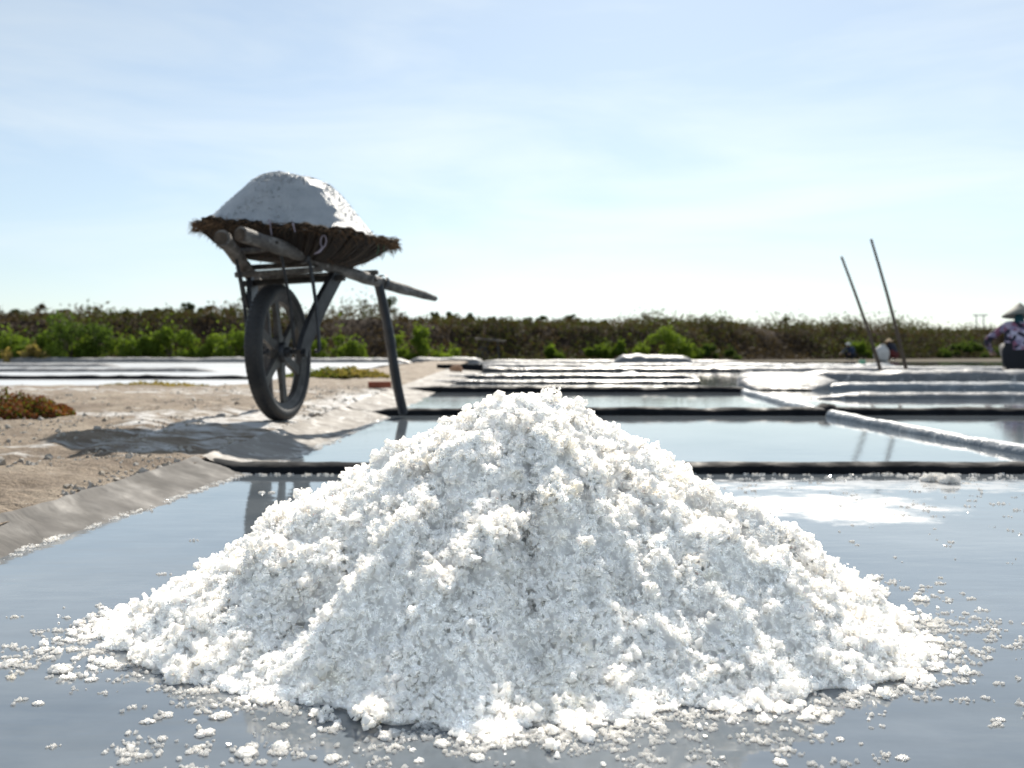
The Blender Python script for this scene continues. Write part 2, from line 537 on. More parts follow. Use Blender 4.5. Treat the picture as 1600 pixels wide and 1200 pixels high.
# ------------------------------------------------------------------ sheeted ridges between the pans
def ridge(name, pts, width, height, mat, label, cat='ridge', taper=(.25, .25), flat=.5, seed=0, group=None, seg=.05, z0=-.02, wob=1.0):
    pts = [Vector(p) for p in pts]
    L = [0]
    for a, b in zip(pts[:-1], pts[1:]): L.append(L[-1] + (b - a).length)
    n = max(8, min(260, int(L[-1] / seg)))
    t = np.linspace(0, L[-1], n)
    cx = np.interp(t, L, [p.x for p in pts]); cy = np.interp(t, L, [p.y for p in pts]); cz = np.interp(t, L, [p.z for p in pts])
    tx = np.gradient(cx); ty = np.gradient(cy); tl = np.hypot(tx, ty); tx /= tl; ty /= tl
    m = 13
    a = np.linspace(0, math.pi, m)
    prof_x = np.cos(a); prof_z = np.sin(a) ** flat
    e = np.ones(n)
    if taper[0] > 0: e *= np.clip(t / taper[0], .04, 1) ** .6
    if taper[1] > 0: e *= np.clip((L[-1] - t) / taper[1], .04, 1) ** .6
    wv = (width / 2) * (1 + .16 * wob * fbm(t * 2.1, t * 0 + seed, seed=seed)) * (.45 + .55 * e)
    hv = height * (1 + .13 * wob * fbm(t * 2.9, t * 0 + seed * 1.7, seed=seed + 5)) * e
    off = wob * .012 * fbm(t * 1.5, t * 0 + 3.3 * seed, seed=seed + 9)
    cx = cx - ty * off; cy = cy + tx * off
    X = cx[:, None] - ty[:, None] * prof_x[None] * wv[:, None]
    Y = cy[:, None] + tx[:, None] * prof_x[None] * wv[:, None]
    Z = cz[:, None] + z0 + (hv[:, None] - z0 * 1.0) * prof_z[None]
    Z = Z + .006 * wob * fbm(X * 9, Y * 9, Z * 9, seed=seed + 31) * (prof_z[None] > .2) * min(1, height / .05)
    id_ = np.arange(n * m).reshape(n, m)
    f = np.stack([id_[:-1, :-1], id_[:-1, 1:], id_[1:, 1:], id_[1:, :-1]], -1).reshape(-1, 4)
    o = link(name, np_mesh(name, np.stack([X, Y, Z], -1).reshape(-1, 3), f, True), mat)
    return tag(o, label, cat, group)

ridge('pan_ridge', [(-.985, 3.20, .030), (-.93, 3.13, .018), (-.84, 3.09, 0), (.5, 3.09, 0), (4, 3.10, 0)], .105, .031, M_BLACK, 'black plastic covered ridge directly behind the big salt pile', taper=(.22, 0), flat=.45, seed=1, seg=.02, wob=.55)
ridge('pan_ridge', [(-.83, 5.88, .012), (-.70, 5.84, 0), (1.0, 5.84, 0), (1.86, 5.84, 0)], .13, .043, M_BLACK, 'second black ridge from the pile, starting at the wheelbarrow foot', taper=(.15, .0), flat=.45, seed=2, seg=.025)
ridge('pan_ridge', [(1.87, 5.86, 0), (4, 5.86, 0), (9, 5.9, 0)], .13, .043, M_BLACK, 'black ridge right of the plastic divider below the leaning poles', taper=(0, 0), flat=.45, seed=12, seg=.04)
ridge('pan_ridge', [(-1.0, 9.12, .02), (-.72, 9.05, 0), (2.1, 9.05, 0)], .16, .052, M_BLACK, 'third black ridge from the pile, just above its peak', taper=(.35, 0), flat=.45, seed=3)
ridge('pan_ridge', [(-.95, 11.6, .02), (-.7, 11.5, 0), (2.15, 11.5, 0)], .20, .040, M_BLACK_FAR, 'fourth dark ridge from the pile, worn and thin', taper=(.4, 0), seed=4)
ridge('pan_ridge', [(-.95, 13.9, .02), (-.6, 13.9, 0), (2.6, 13.9, 0)], .26, .055, M_BLACK_FAR, 'fifth dark ridge from the pile, with glinting top', taper=(.4, .3), seed=5)
ridge('pan_ridge', [(-.9, 18.3, .02), (-.2, 18.3, 0), (4.4, 18.3, 0)], .34, .07, M_BLACK_FAR, 'sixth dark ridge from the pile, before the pale rows', taper=(.5, .4), seed=6)
ridge('pan_ridge', [(-.9, 23.0, 0), (6.5, 23.0, 0)], .5, .085, M_GREY, 'long grey ridge behind all the black ridges', taper=(.4, .4), seed=7, seg=.1)
ridge('pan_ridge', [(-1.0, 30.0, 0), (7, 30.0, 0)], .8, .10, M_PALE, 'far pale ridge next to the empty wheelbarrow', taper=(.5, .5), seed=8, seg=.12)
ridge('pan_ridge', [(2.7, 27.2, 0), (4.95, 27.0, 0)], 1.1, .27, M_GREY, 'tall grey sheeted mound before the bright green bush', taper=(.35, .35), seed=9, seg=.08, flat=.35)
ridge('pan_ridge', [(4.0, 20.6, 0), (8.0, 20.6, 0)], .5, .11, M_CLEAR, 'blue grey sheeted ridge under the two stooping workers', taper=(.4, .2), seed=10, seg=.08)
ridge('pan_ridge', [(2.5, 19.2, 0), (6, 19.4, 0), (16, 19.6, 0)], .6, .07, M_GREY, 'long low grey ridge with dark face right of centre', taper=(.5, .3), seed=11, seg=.1)
ridge('pan_ridge', [(3.1, 11.6, 0), (5.5, 11.4, 0), (12, 11.5, 0)], .55, .150, M_GREY, 'thick grey sheeted ridge in front of the hatted person', taper=(.5, 0), seed=13, flat=.35)
ridge('pan_ridge', [(2.9, 9.6, 0), (5.5, 9.5, 0), (10, 9.5, 0)], .26, .075, M_CLEAR, 'blue grey sheeted ridge second above the right black ridge', taper=(.3, 0), seed=14)
ridge('pan_ridge', [(2.35, 7.8, 0), (5.5, 7.75, 0), (9, 7.75, 0)], .22, .050, M_GREY, 'grey wrinkled ridge first above the right black ridge', taper=(.4, 0), seed=15)
ridge('sheeted_hump', [(2.58, 9.4, 0), (2.95, 10.6, 0), (3.25, 12.2, 0)], 1.0, .115, M_PALE, 'broad pale sheeted hump at the far end of plastic divider', 'mound', taper=(.5, .4), seed=16, flat=.3)
ridge('sheeted_hump', [(1.55, 14.6, 0), (1.9, 14.7, 0)], .5, .09, M_CLEAR, 'small blue white sheet fold between dark far ridges', 'sheet', taper=(.2, .2), seed=17)
ridge('plastic_divider', [(1.97, 2.6, 0), (1.86, 3.6, 0), (1.83, 4.6, 0), (1.815, 5.70, .010)], .068, .034, M_CLEAR, 'rounded blue grey plastic divider running out at the frame edge', 'divider', taper=(0, .06), seed=18, seg=.03)
ridge('plastic_divider', [(1.83, 6.0, .01), (1.97, 7.6, 0), (2.14, 9.5, 0)], .07, .032, M_CLEAR, 'thin blue grey plastic divider beyond the dark knot', 'divider', taper=(.06, .2), seed=19, seg=.04)
ridge('sheet_knot', [(1.79, 5.78, .0), (1.86, 5.86, .0), (1.82, 5.97, 0)], .13, .068, M_BLACK, 'dark bunched plastic knot where divider meets black ridge', 'knot', taper=(.06, .06), seed=20, seg=.02)
# rims of the white pans on the left
ridge('pan_ridge', [(-9, 9.35, .0), (-2.9, 9.30, .0)], .09, .048, M_BLACK, 'thin black ridge of white pans, nearest to the reddish plants', taper=(0, .3), seed=22)
ridge('pan_ridge', [(-14, 12.4, 0), (-3.1, 12.4, 0)], .16, .066, M_BLACK, 'thin black ridge crossing the white pans left of the wheel', taper=(0, .3), seed=23, seg=.08)
ridge('pan_ridge', [(-18, 16.6, 0), (-4.9, 16.9, 0)], .4, .085, M_PALE, 'white crusted ridge across the middle of the white pans', taper=(0, .5), seed=24, seg=.1)
ridge('pan_ridge', [(-24, 22, 0), (-8.6, 22, 0)], .6, .10, M_PALE, 'white crusted ridge across the farther white pans, ending before the wheel', taper=(0, .5), seed=25, seg=.12)
ridge('pan_ridge', [(-15.5, 29.8, 0), (-3.0, 29.8, 0)], .9, .17, M_PALE, 'pale sheeted ridge at the foot of the green shrubs', taper=(.5, .5), seed=26, seg=.12, flat=.35)
ridge('pan_ridge', [(-3.3, 31.5, 0), (-.9, 31.5, 0)], .9, .16, M_PALE, 'short pale ridge left of the empty wheelbarrow', taper=(.4, .3), seed=27, seg=.1, flat=.35)

# sloping liners on the path side
def liner(y0, y1, we, mat, label, seed):
    n, m = max(30, int((y1 - y0) / .012)) if y1 < 7 else 90, 18
    y = np.linspace(y0, y1, n)
    top = path_edge(y) - .018 + .007 * fbm(y * 6, y * 0, seed=seed)
    bot = np.interp(y, *we) + .012 * fbm(y * 5, y * 0 + 7, seed=seed + 1) + .07
    s = np.linspace(0, 1, m)
    X = top[:, None] * (1 - s) + bot[:, None] * s
    Y = np.repeat(y[:, None], m, 1)
    wd = bot - top
    zt = .044
    Z = zt * (1 - np.clip(s * (wd[:, None]) / (wd[:, None] - .07), 0, 1.5)) ** 1.0
    Z = np.where(Z < 0, Z * .4, Z)
    Z = Z + .0022 * fbm(X * 9, Y * 5, seed=seed + 2) * np.sin(np.clip(s, 0, 1) * math.pi) + .0016 * fbm(X * 40, Y * 22, seed=seed + 3)
    lip = .006 * (s < .06)
    Z = Z + lip
    id_ = np.arange(n * m).reshape(n, m)
    f = np.stack([id_[:-1, :-1], id_[:-1, 1:], id_[1:, 1:], id_[1:, :-1]], -1).reshape(-1, 4)
    o = link('plastic_liner', np_mesh('plastic_liner', np.stack([X, Y, Z], -1).reshape(-1, 3), f, True), mat)
    tag(o, label, 'plastic sheet')
    return o
WE = ([.3, 1.79, 3.0, 3.6, 6.0, 9.7, 19.5], [-1.02, -.925, -.82, -.765, -.70, -.69, -.5])
liner(.4, 3.07, WE, M_LINER, 'grey plastic liner sloping from the sandy path into nearest pan', 41)
liner(3.10, 5.82, WE, M_LINER_SALT, 'salt whitened liner edge below the wheelbarrow wheel', 43)
liner(5.86, 9.03, WE, M_LINER_SALT, 'bright salted liner edge beyond the wheelbarrow foot', 45)
liner(9.08, 19.0, WE, M_LINER_SALT, 'far salted liner edge running towards the black plank', 47)

# ------------------------------------------------------------------ salt crystals
def crystal_protos(k=14, seed=5):
    r = np.random.default_rng(seed)
    cube = np.array([(x, y, z) for x in (-1, 1) for y in (-1, 1) for z in (-1, 1)], float)
    quads = [(0, 1, 3, 2), (4, 6, 7, 5), (0, 4, 5, 1), (2, 3, 7, 6), (0, 2, 6, 4), (1, 5, 7, 3)]
    tris = []
    for q in quads: tris += [(q[0], q[1], q[2]), (q[0], q[2], q[3])]
    return [cube * r.uniform(.6, 1.0, 3) + r.uniform(-.30, .30, (8, 3)) for _ in range(k)], np.array(tris)
PROTO, CTRI = crystal_protos()
_r = np.random.default_rng(15)
OCTA = [np.array([(1, 0, 0), (-1, 0, 0), (0, 1, 0), (0, -1, 0), (0, 0, 1), (0, 0, -1)], float) * 1.2 * _r.uniform(.75, 1.05, 3) + _r.uniform(-.24, .24, (6, 3)) for _ in range(12)]
OTRI = np.array([(0, 2, 4), (2, 1, 4), (1, 3, 4), (3, 0, 4), (2, 0, 5), (1, 2, 5), (3, 1, 5), (0, 3, 5)])

def rand_rot(n, r):
    q = r.normal(size=(n, 4)); q /= np.linalg.norm(q, axis=1)[:, None]
    w, x, y, z = q.T
    return np.stack([np.stack([1 - 2 * (y * y + z * z), 2 * (x * y - z * w), 2 * (x * z + y * w)], -1),
                     np.stack([2 * (x * y + z * w), 1 - 2 * (x * x + z * z), 2 * (y * z - x * w)], -1),
                     np.stack([2 * (x * z - y * w), 2 * (y * z + x * w), 1 - 2 * (x * x + y * y)], -1)], -2)

def crystals(pos, size, r, proto=None, tri=None):
    n = len(pos)
    proto = PROTO if proto is None else proto; tri = CTRI if tri is None else tri
    P = np.array(proto)[r.integers(0, len(proto), n)]
    V = np.einsum('nij,nkj->nki', rand_rot(n, r), P) * size[:, None, None] + pos[:, None, :]
    F = (tri[None] + (np.arange(n) * P.shape[1])[:, None, None]).reshape(-1, 3)
    return V.reshape(-1, 3), F

PC = np.array([.022, 1.47])
TH = np.radians([-180, -163, -135, -115, -90, -62, -45, -29, -10, 10, 45, 90, 135, 165, 180])
RR = np.array([.565, .575, .535, .49, .465, .475, .505, .545, .53, .52, .50, .49, .51, .545, .565])
def pile_R(th):
    return np.interp(th, TH, RR) + .026 * fbm(th * 2.6 + 20, th * 0 + 1, seed=51) * (1 - np.clip((np.abs(th) - 2.8) / .34, 0, 1)) + .009 * fbm(th * 10 + 50, th * 0, seed=52) * (1 - np.clip((np.abs(th) - 2.8) / .34, 0, 1))

def pile_z(x, y):
    dx, dy = x - PC[0], y - PC[1]
    r = np.hypot(dx, dy); th = np.arctan2(dy, dx)
    rho = r / pile_R(th)
    rr = np.sqrt(rho ** 2 + .010)
    z = .346 * (1 - rr ** .94)
    z = np.where(rho > .86, np.maximum(z, .030 * np.clip((1.02 - rho) / .16, 0, 1) ** 1.3), z)
    env = np.clip(rho * 3, 0, 1) * np.clip((1.02 - rho) * 4, 0, 1)
    # slumped ridges and gullies running down the slope
    u, v = np.cos(th), np.sin(th)
    z = z + .034 * env * vnoise(u * 2.6 + 4, v * 2.6, rho * 1.1, seed=61) + .024 * env * vnoise(u * 5.5, v * 5.5 + 8, rho * 1.6, seed=62)
    g = np.exp(-((th + .40 + .10 * np.sin(rho * 6)) / .16) ** 2) * np.clip((rho - .22) * 4, 0, 1) * np.clip((.95 - rho) * 5, 0, 1)
    rdg = np.exp(-((th + .06) / .20) ** 2) * np.clip((rho - .15) * 4, 0, 1) * np.clip((1 - rho) * 5, 0, 1)
    g2 = np.exp(-((th + 2.45 + .12 * np.sin(rho * 5)) / .15) ** 2) * np.clip((rho - .3) * 4, 0, 1) * np.clip((.9 - rho) * 5, 0, 1)
    z = z - .028 * g + .004 * rdg - .022 * g2
    # lumps
    z = z + env * (.015 * vnoise(x * 12, y * 12, seed=63) + .012 * vnoise(x * 23, y * 23, seed=64) + .011 * (np.abs(vnoise(x * 44, y * 44, seed=65)) * -1.8 + .7) + .0055 * fbm(x * 90, y * 90, seed=66, octv=2))
    return np.where(rho > 1.0, -.004, np.maximum(z, -.004))

nt_, nr_ = 330, 120
th = np.linspace(-math.pi, math.pi, nt_ + 1)[:-1]
rh = np.linspace(0.0, 1.03, nr_) ** .9
TT, RH = np.meshgrid(th, rh, indexing='ij')
rad_ = RH * pile_R(TT)
px_, py_ = PC[0] + rad_ * np.cos(TT), PC[1] + rad_ * np.sin(TT)
pz_ = pile_z(px_, py_) - .0050
id_ = np.arange(nt_ * nr_).reshape(nt_, nr_)
idn = np.roll(id_, -1, 0)
f = np.stack([id_[:, :-1], id_[:, 1:], idn[:, 1:], idn[:, :-1]], -1).reshape(-1, 4)
pile = link('salt_pile', np_mesh('salt_pile', np.stack([px_, py_, pz_], -1).reshape(-1, 3), f, True), M_MOUND)
tag(pile, 'large heap of coarse white salt in the nearest pan', 'salt pile')

def on_pile(n, r):
    t = r.uniform(-math.pi, math.pi, n * 2); q = np.sqrt(r.uniform(0, 1.0, n * 2))
    R = pile_R(t)
    x, y = PC[0] + q * R * np.cos(t), PC[1] + q * R * np.sin(t)
    keep = (y < PC[1] + .12) | (r.uniform(0, 1, n * 2) < .45)
    keep &= r.uniform(0, 1, n * 2) < (R / .61) ** 2
    x, y = x[keep][:n], y[keep][:n]
    return x, y

def pile_normal(x, y, e=.006):
    gx_ = (pile_z(x + e, y) - pile_z(x - e, y)) / (2 * e)
    gy_ = (pile_z(x, y + e) - pile_z(x, y - e)) / (2 * e)
    gx_, gy_ = np.clip(gx_, -1.5, 1.5), np.clip(gy_, -1.5, 1.5)
    n_ = np.stack([-gx_, -gy_, np.ones_like(gx_)], -1)
    return n_ / np.linalg.norm(n_, axis=1)[:, None]

r1 = np.random.default_rng(11)
x, y = on_pile(96000, r1)
nn = pile_normal(x, y)
sz = np.exp(r1.normal(math.log(.0019), .38, len(x)))
pos = np.stack([x, y, pile_z(x, y)], -1) + nn * (r1.uniform(-.2, 1.1, len(x)) * sz)[:, None]
allp, alls = [pos], [sz]
# crystal clumps standing proud of the slope: many small, a few large
xc, yc = on_pile(5600, r1)
rc = np.exp(r1.normal(math.log(.0058), .50, len(xc)))
rc *= 1 + .45 * fbm(xc * 9, yc * 9, seed=71)              # coarse patches and finer, packed patches
rc = np.clip(rc, .0025, .021)
nc = pile_normal(xc, yc)
pc = np.stack([xc, yc, pile_z(xc, yc)], -1) + nc * (rc * r1.uniform(-.15, .70, len(xc)))[:, None]
# apron of clumps thinning out round the foot
ta = r1.uniform(-math.pi, .6, 3000)
qa = pile_R(ta) + r1.exponential(.010, len(ta)) * (1.2 + fbm(ta * 5, ta * 0 + 2, seed=72)) - .012
xa, ya = PC[0] + qa * np.cos(ta), PC[1] + qa * np.sin(ta)
tb = r1.uniform(-2.75, -.35, 2200)
qb = pile_R(tb) + r1.exponential(.015, len(tb)) - .022
xa, ya = np.concatenate([xa, PC[0] + qb * np.cos(tb)]), np.concatenate([ya, PC[1] + qb * np.sin(tb)])
ka = vnoise(xa * 26, ya * 26, seed=73) > -.15
xa, ya = xa[ka], ya[ka]
ra = np.clip(np.exp(r1.normal(math.log(.0030), .45, len(xa))), .0015, .008)
pc = np.concatenate([pc, np.stack([xa, ya, ra * .35], -1)]); rc = np.concatenate([rc, ra])
per = np.clip((rc / .0058) ** 1.75 * 9, 3, 80).astype(int)
ci = np.repeat(np.arange(len(rc)), per)
d = r1.normal(size=(len(ci), 3)); d /= np.linalg.norm(d, axis=1)[:, None]
d *= (r1.uniform(.25, 1, len(ci)) ** .5)[:, None]
d[:, 2] *= .85
pos = pc[ci] + d * rc[ci][:, None]
sz = np.exp(r1.normal(math.log(.0021), .36, len(ci)))
sz = np.minimum(sz, rc[ci] * .62)
pos[:, 2] = np.maximum(pos[:, 2], .0005)
allp.append(pos); alls.append(sz)
Va, Fa = crystals(allp[0], alls[0], r1, OCTA, OTRI)
Vb, Fb = crystals(allp[1], alls[1], r1)
Vm = np.stack([px_, py_, pz_ + .003 + .0022 * fbm(px_ * 210, py_ * 210, seed=74, octv=2) * (pz_ > .002)], -1).reshape(-1, 3)
Fm = np.concatenate([f[:, [0, 1, 2]], f[:, [0, 2, 3]]])
V, F = np.concatenate([Va, Vb, Vm]), np.concatenate([Fa, Fb + len(Va), Fm + len(Va) + len(Vb)])
link('salt_crystals', np_mesh('salt_crystals', V, F), M_SALT, pile, kind='stuff')

# loose wet grains on the brine around the pile and along the pan edges
r2 = np.random.default_rng(23)
P, Z = [], []
def grains(cx, cy, n, spread, smin=.0008, smax=.0024, zmul=.35):
    x = cx + r2.normal(0, spread, n); y = cy + r2.normal(0, spread * .8, n)
    s = r2.uniform(smin, smax, n)
    P.append(np.stack([x, y, s * r2.uniform(.0, .6, n) + .0], -1)); Z.append(s)
# skirt round the foot
t = r2.uniform(-math.pi, math.pi, 520)
front = (np.sin(t) < .25)
t = t[front]
ro = pile_R(t) + np.abs(r2.normal(0, .035, len(t))) + r2.uniform(-.01, .02, len(t))
for a, q in zip(t, ro):
    if vnoise(np.array([a * 3.1]), np.array([q * 9]), seed=77)[0] > -.25:
        grains(PC[0] + q * math.cos(a), PC[1] + q * math.sin(a), int(r2.integers(3, 18)), .0055)
# wide scatter, in drifts
k = 0
while k < 250:
    t0 = r2.uniform(-math.pi, .35) if r2.uniform() < .88 else r2.uniform(-math.pi, math.pi)
    q = pile_R(np.array([t0]))[0] + r2.exponential(.14)
    x0, y0 = PC[0] + q * math.cos(t0), PC[1] + q * math.sin(t0)
    k += 1
    if vnoise(np.array([x0 * 7]), np.array([y0 * 7]), seed=78)[0] < -.05 or y0 < .8: continue
    grains(x0, y0, int(r2.integers(1, 12)), r2.uniform(.002, .006))
# left-hand spill
for _ in range(60):
    x0 = -.57 - r2.exponential(.09); y0 = 1.17 + r2.normal(0, .075)
    grains(x0, y0, int(r2.integers(2, 14)), r2.uniform(.003, .007))
# front spill: slush of grains
for _ in range(120):
    x0 = r2.uniform(-.38, .35); y0 = .985 - abs(r2.normal(0, .035)) - .03 * (x0 < -.1)
    grains(x0, y0, int(r2.integers(2, 12)), r2.uniform(.003, .010))
# right drift
for _ in range(70):
    x0 = r2.uniform(.52, .72); y0 = 1.28 + r2.normal(0, .09)
    grains(x0, y0, int(r2.integers(2, 9)), r2.uniform(.003, .008))
for _ in range(60):
    x0 = r2.uniform(.4, 1.3); y0 = r2.uniform(1.2, 2.2)
    grains(x0, y0, int(r2.integers(1, 5)), .004)
V, F = crystals(np.concatenate(P), np.concatenate(Z), r2)
o = link('scattered_salt', np_mesh('scattered_salt', V, F), M_WETSALT)
tag(o, 'loose wet salt grains strewn on the brine round the big pile', 'salt', kind='stuff')

P, Z = [], []
for _ in range(520):                                  # glittering crust along the waterline
    y0 = r2.uniform(1.5, 5.6); x0 = float(np.interp(y0, *WE)) - .004 + r2.normal(0, .010)
    grains(x0, y0, int(r2.integers(3, 16)), .006, .0012, .0032)
for _ in range(150):
    x0 = r2.uniform(-.86, 1.9); y0 = 3.035 - abs(r2.normal(0, .02)) - (.12 * r2.uniform() if x0 > .3 and r2.uniform() < .5 else 0)
    grains(x0, y0, int(r2.integers(2, 9)), .006, .0014, .0034)
for _ in range(160):
    x0 = r2.uniform(.4, 1.8); y0 = r2.uniform(2.25, 2.95)
    grains(x0, y0, int(r2.integers(1, 7)), .008, .0012, .003)
V, F = crystals(np.concatenate(P), np.concatenate(Z), r2)
o = link('salt_crust', np_mesh('salt_crust', V, F), M_WETSALT)
tag(o, 'glittering salt crust along the waterline of the nearest pans', 'salt', kind='stuff')

# single salt lumps one can pick out
lump_me = []
for k in range(6):
    n = 60
    d = r2.normal(size=(n, 3)); d /= np.linalg.norm(d, axis=1)[:, None]
    d *= (r2.uniform(.1, 1, n) ** .5)[:, None]
    d[:, 2] = np.abs(d[:, 2]) * .62 + .05
    d[:, 0] *= 1.2
    V, F = crystals(d, r2.uniform(.22, .40, n), r2)
    V[:, 2] = np.maximum(V[:, 2], -.1)
    me = np_mesh('salt_lump', V, F)
    me.materials.append(M_WETSALT)
    lump_me.append(me)
def gpt(px, py):                                       # image sketch coordinates -> point on the pan floor, metres
    y = 584.7 / (py - 548.0)
    return (px - 800) / 1555.0 * y, y
LUMPS = [(95, 1048, .022), (68, 1017, .014), (18, 1038, .017), (118, 1030, .010), (190, 1085, .009), (143, 1063, .010), (60, 1100, .009), (215, 1105, .009),
         (232, 1128, .010), (262, 1118, .010), (322, 1147, .014), (385, 1178, .017), (345, 1120, .015), (300, 1188, .010), (440, 1168, .015), (520, 1186, .012),
         (610, 1150, .017), (690, 1163, .013), (845, 1132, .012), (955, 1175, .010), (1030, 1135, .012), (745, 1185, .012), (1245, 1106, .014), (1285, 1112, .009),
         (1335, 1098, .009), (1360, 1095, .010), (1410, 1075, .011), (1455, 1046, .014), (1500, 1033, .010), (1505, 1066, .007), (1410, 1185, .009), (1360, 1155, .008),
         (1312, 1155, .007), (1563, 1125, .007), (1525, 990, .010), (1470, 925, .008), (1555, 985, .009), (110, 975, .007), (135, 988, .006), (255, 955, .009),
         (228, 943, .006), (1220, 1192, .010), (1290, 1127, .011), (1130, 1160, .008), (410, 770, .014), (425, 770, .013), (452, 785, .010)]
for i, (a, b, s) in enumerate(LUMPS):
    if i % 3 == 1 and s < .013: continue                # thin them out
    X0, Y0 = gpt(a, b)
    o = link('salt_lump', lump_me[i % 6], [], None)
    o.location = (X0, Y0, 0); s *= .52; o.scale = (s, s, s * .62); o.rotation_euler = (0, 0, r2.uniform(0, 6.28))
    if a > 400 and b < 800: lb = 'tiny salt lump standing on the mirrored wheel'
    elif b < 960 and a < 500: lb = 'tiny salt lump off the upper left flank of the pile'
    elif (a, b) == (95, 1048): lb = 'largest loose salt lump left of the pile'
    elif (a, b) == (18, 1038): lb = 'salt lump nearest the photo edge left of the pile'
    elif a < 130: lb = 'small salt lump in the group left of the pile'
    elif a < 300: lb = 'small salt lump before the lower left foot of the pile'
    elif (a, b) == (385, 1178): lb = 'big salt lump at the bottom edge below the left foot'
    elif (a, b) == (610, 1150): lb = 'big salt lump before the middle of the pile front'
    elif a < 560: lb = 'salt lump in the slush below the left foot of the pile'
    elif a < 1160: lb = 'salt lump in the slush before the pile front'
    elif b > 1120: lb = 'small salt lump alone on the brine at the lower right'
    elif b > 1080: lb = 'salt lump lying before the right foot of the pile'
    elif b > 1020: lb = 'salt lump at the tip of the right foot of the pile'
    else: lb = 'tiny salt lump right of the pile near the photo edge'
    tag(o, lb, 'salt lump', 'loose salt lumps around the big pile')
for a, b, s, lb in ((1455, 752, .021, 'white salt lump before the nearest black ridge, left of a pair'), (1484, 755, .023, 'white salt lump before the nearest black ridge, right of a pair')):
    X0, Y0 = gpt(a, b)
    o = link('salt_lump', lump_me[4], [], None)
    o.location = (X0, Y0, 0); o.scale = (s, s, s * 1.25)
    tag(o, lb, 'salt lump')

# ------------------------------------------------------------------ wheelbarrow
def mat_wood():
    m, nt, p = new_mat('weathered_wood')
    v = coord(nt)
    c = ramp(nt, noise(nt, coord(nt, (30, 4, 30)), 1.4, 6, .6), [(.3, (.085, .078, .072)), (.5, (.19, .175, .16)), (.72, (.33, .31, .29))])
    dirt = ramp(nt, noise(nt, v, 9, 5, .6), [(.4, .55), (.65, 1.0)])
    c = mixc_(nt, 1.0, c, dirt, 'MULTIPLY')
    s = ramp(nt, noise(nt, v, 22, 5, .7), [(.60, 0.0), (.72, .6)])
    c = mixc_(nt, s, c, (.6, .6, .59))
    nt.links.new(c, p.inputs['Base Color'])
    p.inputs['Roughness'].default_value = .75
    bump(nt, p, noise(nt, coord(nt, (60, 6, 60)), 2.0, 6, .65), .6, .006)
    return m
M_WOOD = mat_wood()
M_WOODCUT = simple('cut_wood_end', (.10, .075, .055), .85, .5, 40, .4)
M_DARKWOOD = simple('dark_wood', (.045, .040, .036), .7, .5, 14, .4)
M_METAL = simple('grimy_metal', (.055, .058, .064), .48, .45, 16, .3, .003, metal=.55)
M_RIM = simple('cast_rim', (.085, .080, .074), .5, .5, 16, .3, .003, metal=.45)
M_RUBBER = simple('tyre_rubber', (.030, .029, .028), .6, .4, 13, .35, .003, col2=(.009, .010, .013), detail=8)
M_LEG = simple('painted_pole', (.020, .026, .036), .38, .4, 12, .3, .003)

def mat_basket():
    m, nt, p = new_mat('woven_basket')
    v = coord(nt)
    sep = N(nt, 'ShaderNodeSeparateXYZ'); nt.links.new(v, sep.inputs[0])
    ang = mth(nt, 'ARCTAN2', sep.outputs['Y'], sep.outputs['X'])
    cmb = N(nt, 'ShaderNodeCombineXYZ')
    nt.links.new(mth(nt, 'MULTIPLY', ang, 26.0), cmb.inputs['X'])
    nt.links.new(mth(nt, 'MULTIPLY', sep.outputs['Z'], 7.0), cmb.inputs['Y'])
    st = noise(nt, cmb.outputs[0], 1.0, 5, .65)
    c = ramp(nt, st, [(.3, (.009, .006, .005)), (.5, (.030, .020, .014)), (.74, (.10, .070, .047))])
    pt = ramp(nt, noise(nt, v, 6, 4), [(.35, .6), (.65, 1.2)])
    nt.links.new(mixc_(nt, 1.0, c, pt, 'MULTIPLY'), p.inputs['Base Color'])
    p.inputs['Roughness'].default_value = .85
    bump(nt, p, st, .9, .015)
    return m
M_BASKET = mat_basket()
M_FRINGE = simple('basket_fibre', (.20, .125, .07), .85, .6, 60, 0)
M_TIE = simple('cloth_tie', (.34, .30, .36), .7, .2, 20, .2)
M_GREENTIE = simple('green_string', (.08, .22, .12), .7, .3, 20, 0)

bar = thing('wheelbarrow', 'old wooden wheelbarrow with round woven basket on the sandy path', 'wheelbarrow', (0, 0, 0))
HR0, HR1 = Vector((-1.107, 4.05, .847)), Vector((-.443, 5.65, .667))
HL0, HL1 = Vector((-1.188, 4.06, .834)), Vector((-1.325, 5.65, .628))
def lerp(a, b, t): return a + (b - a) * t

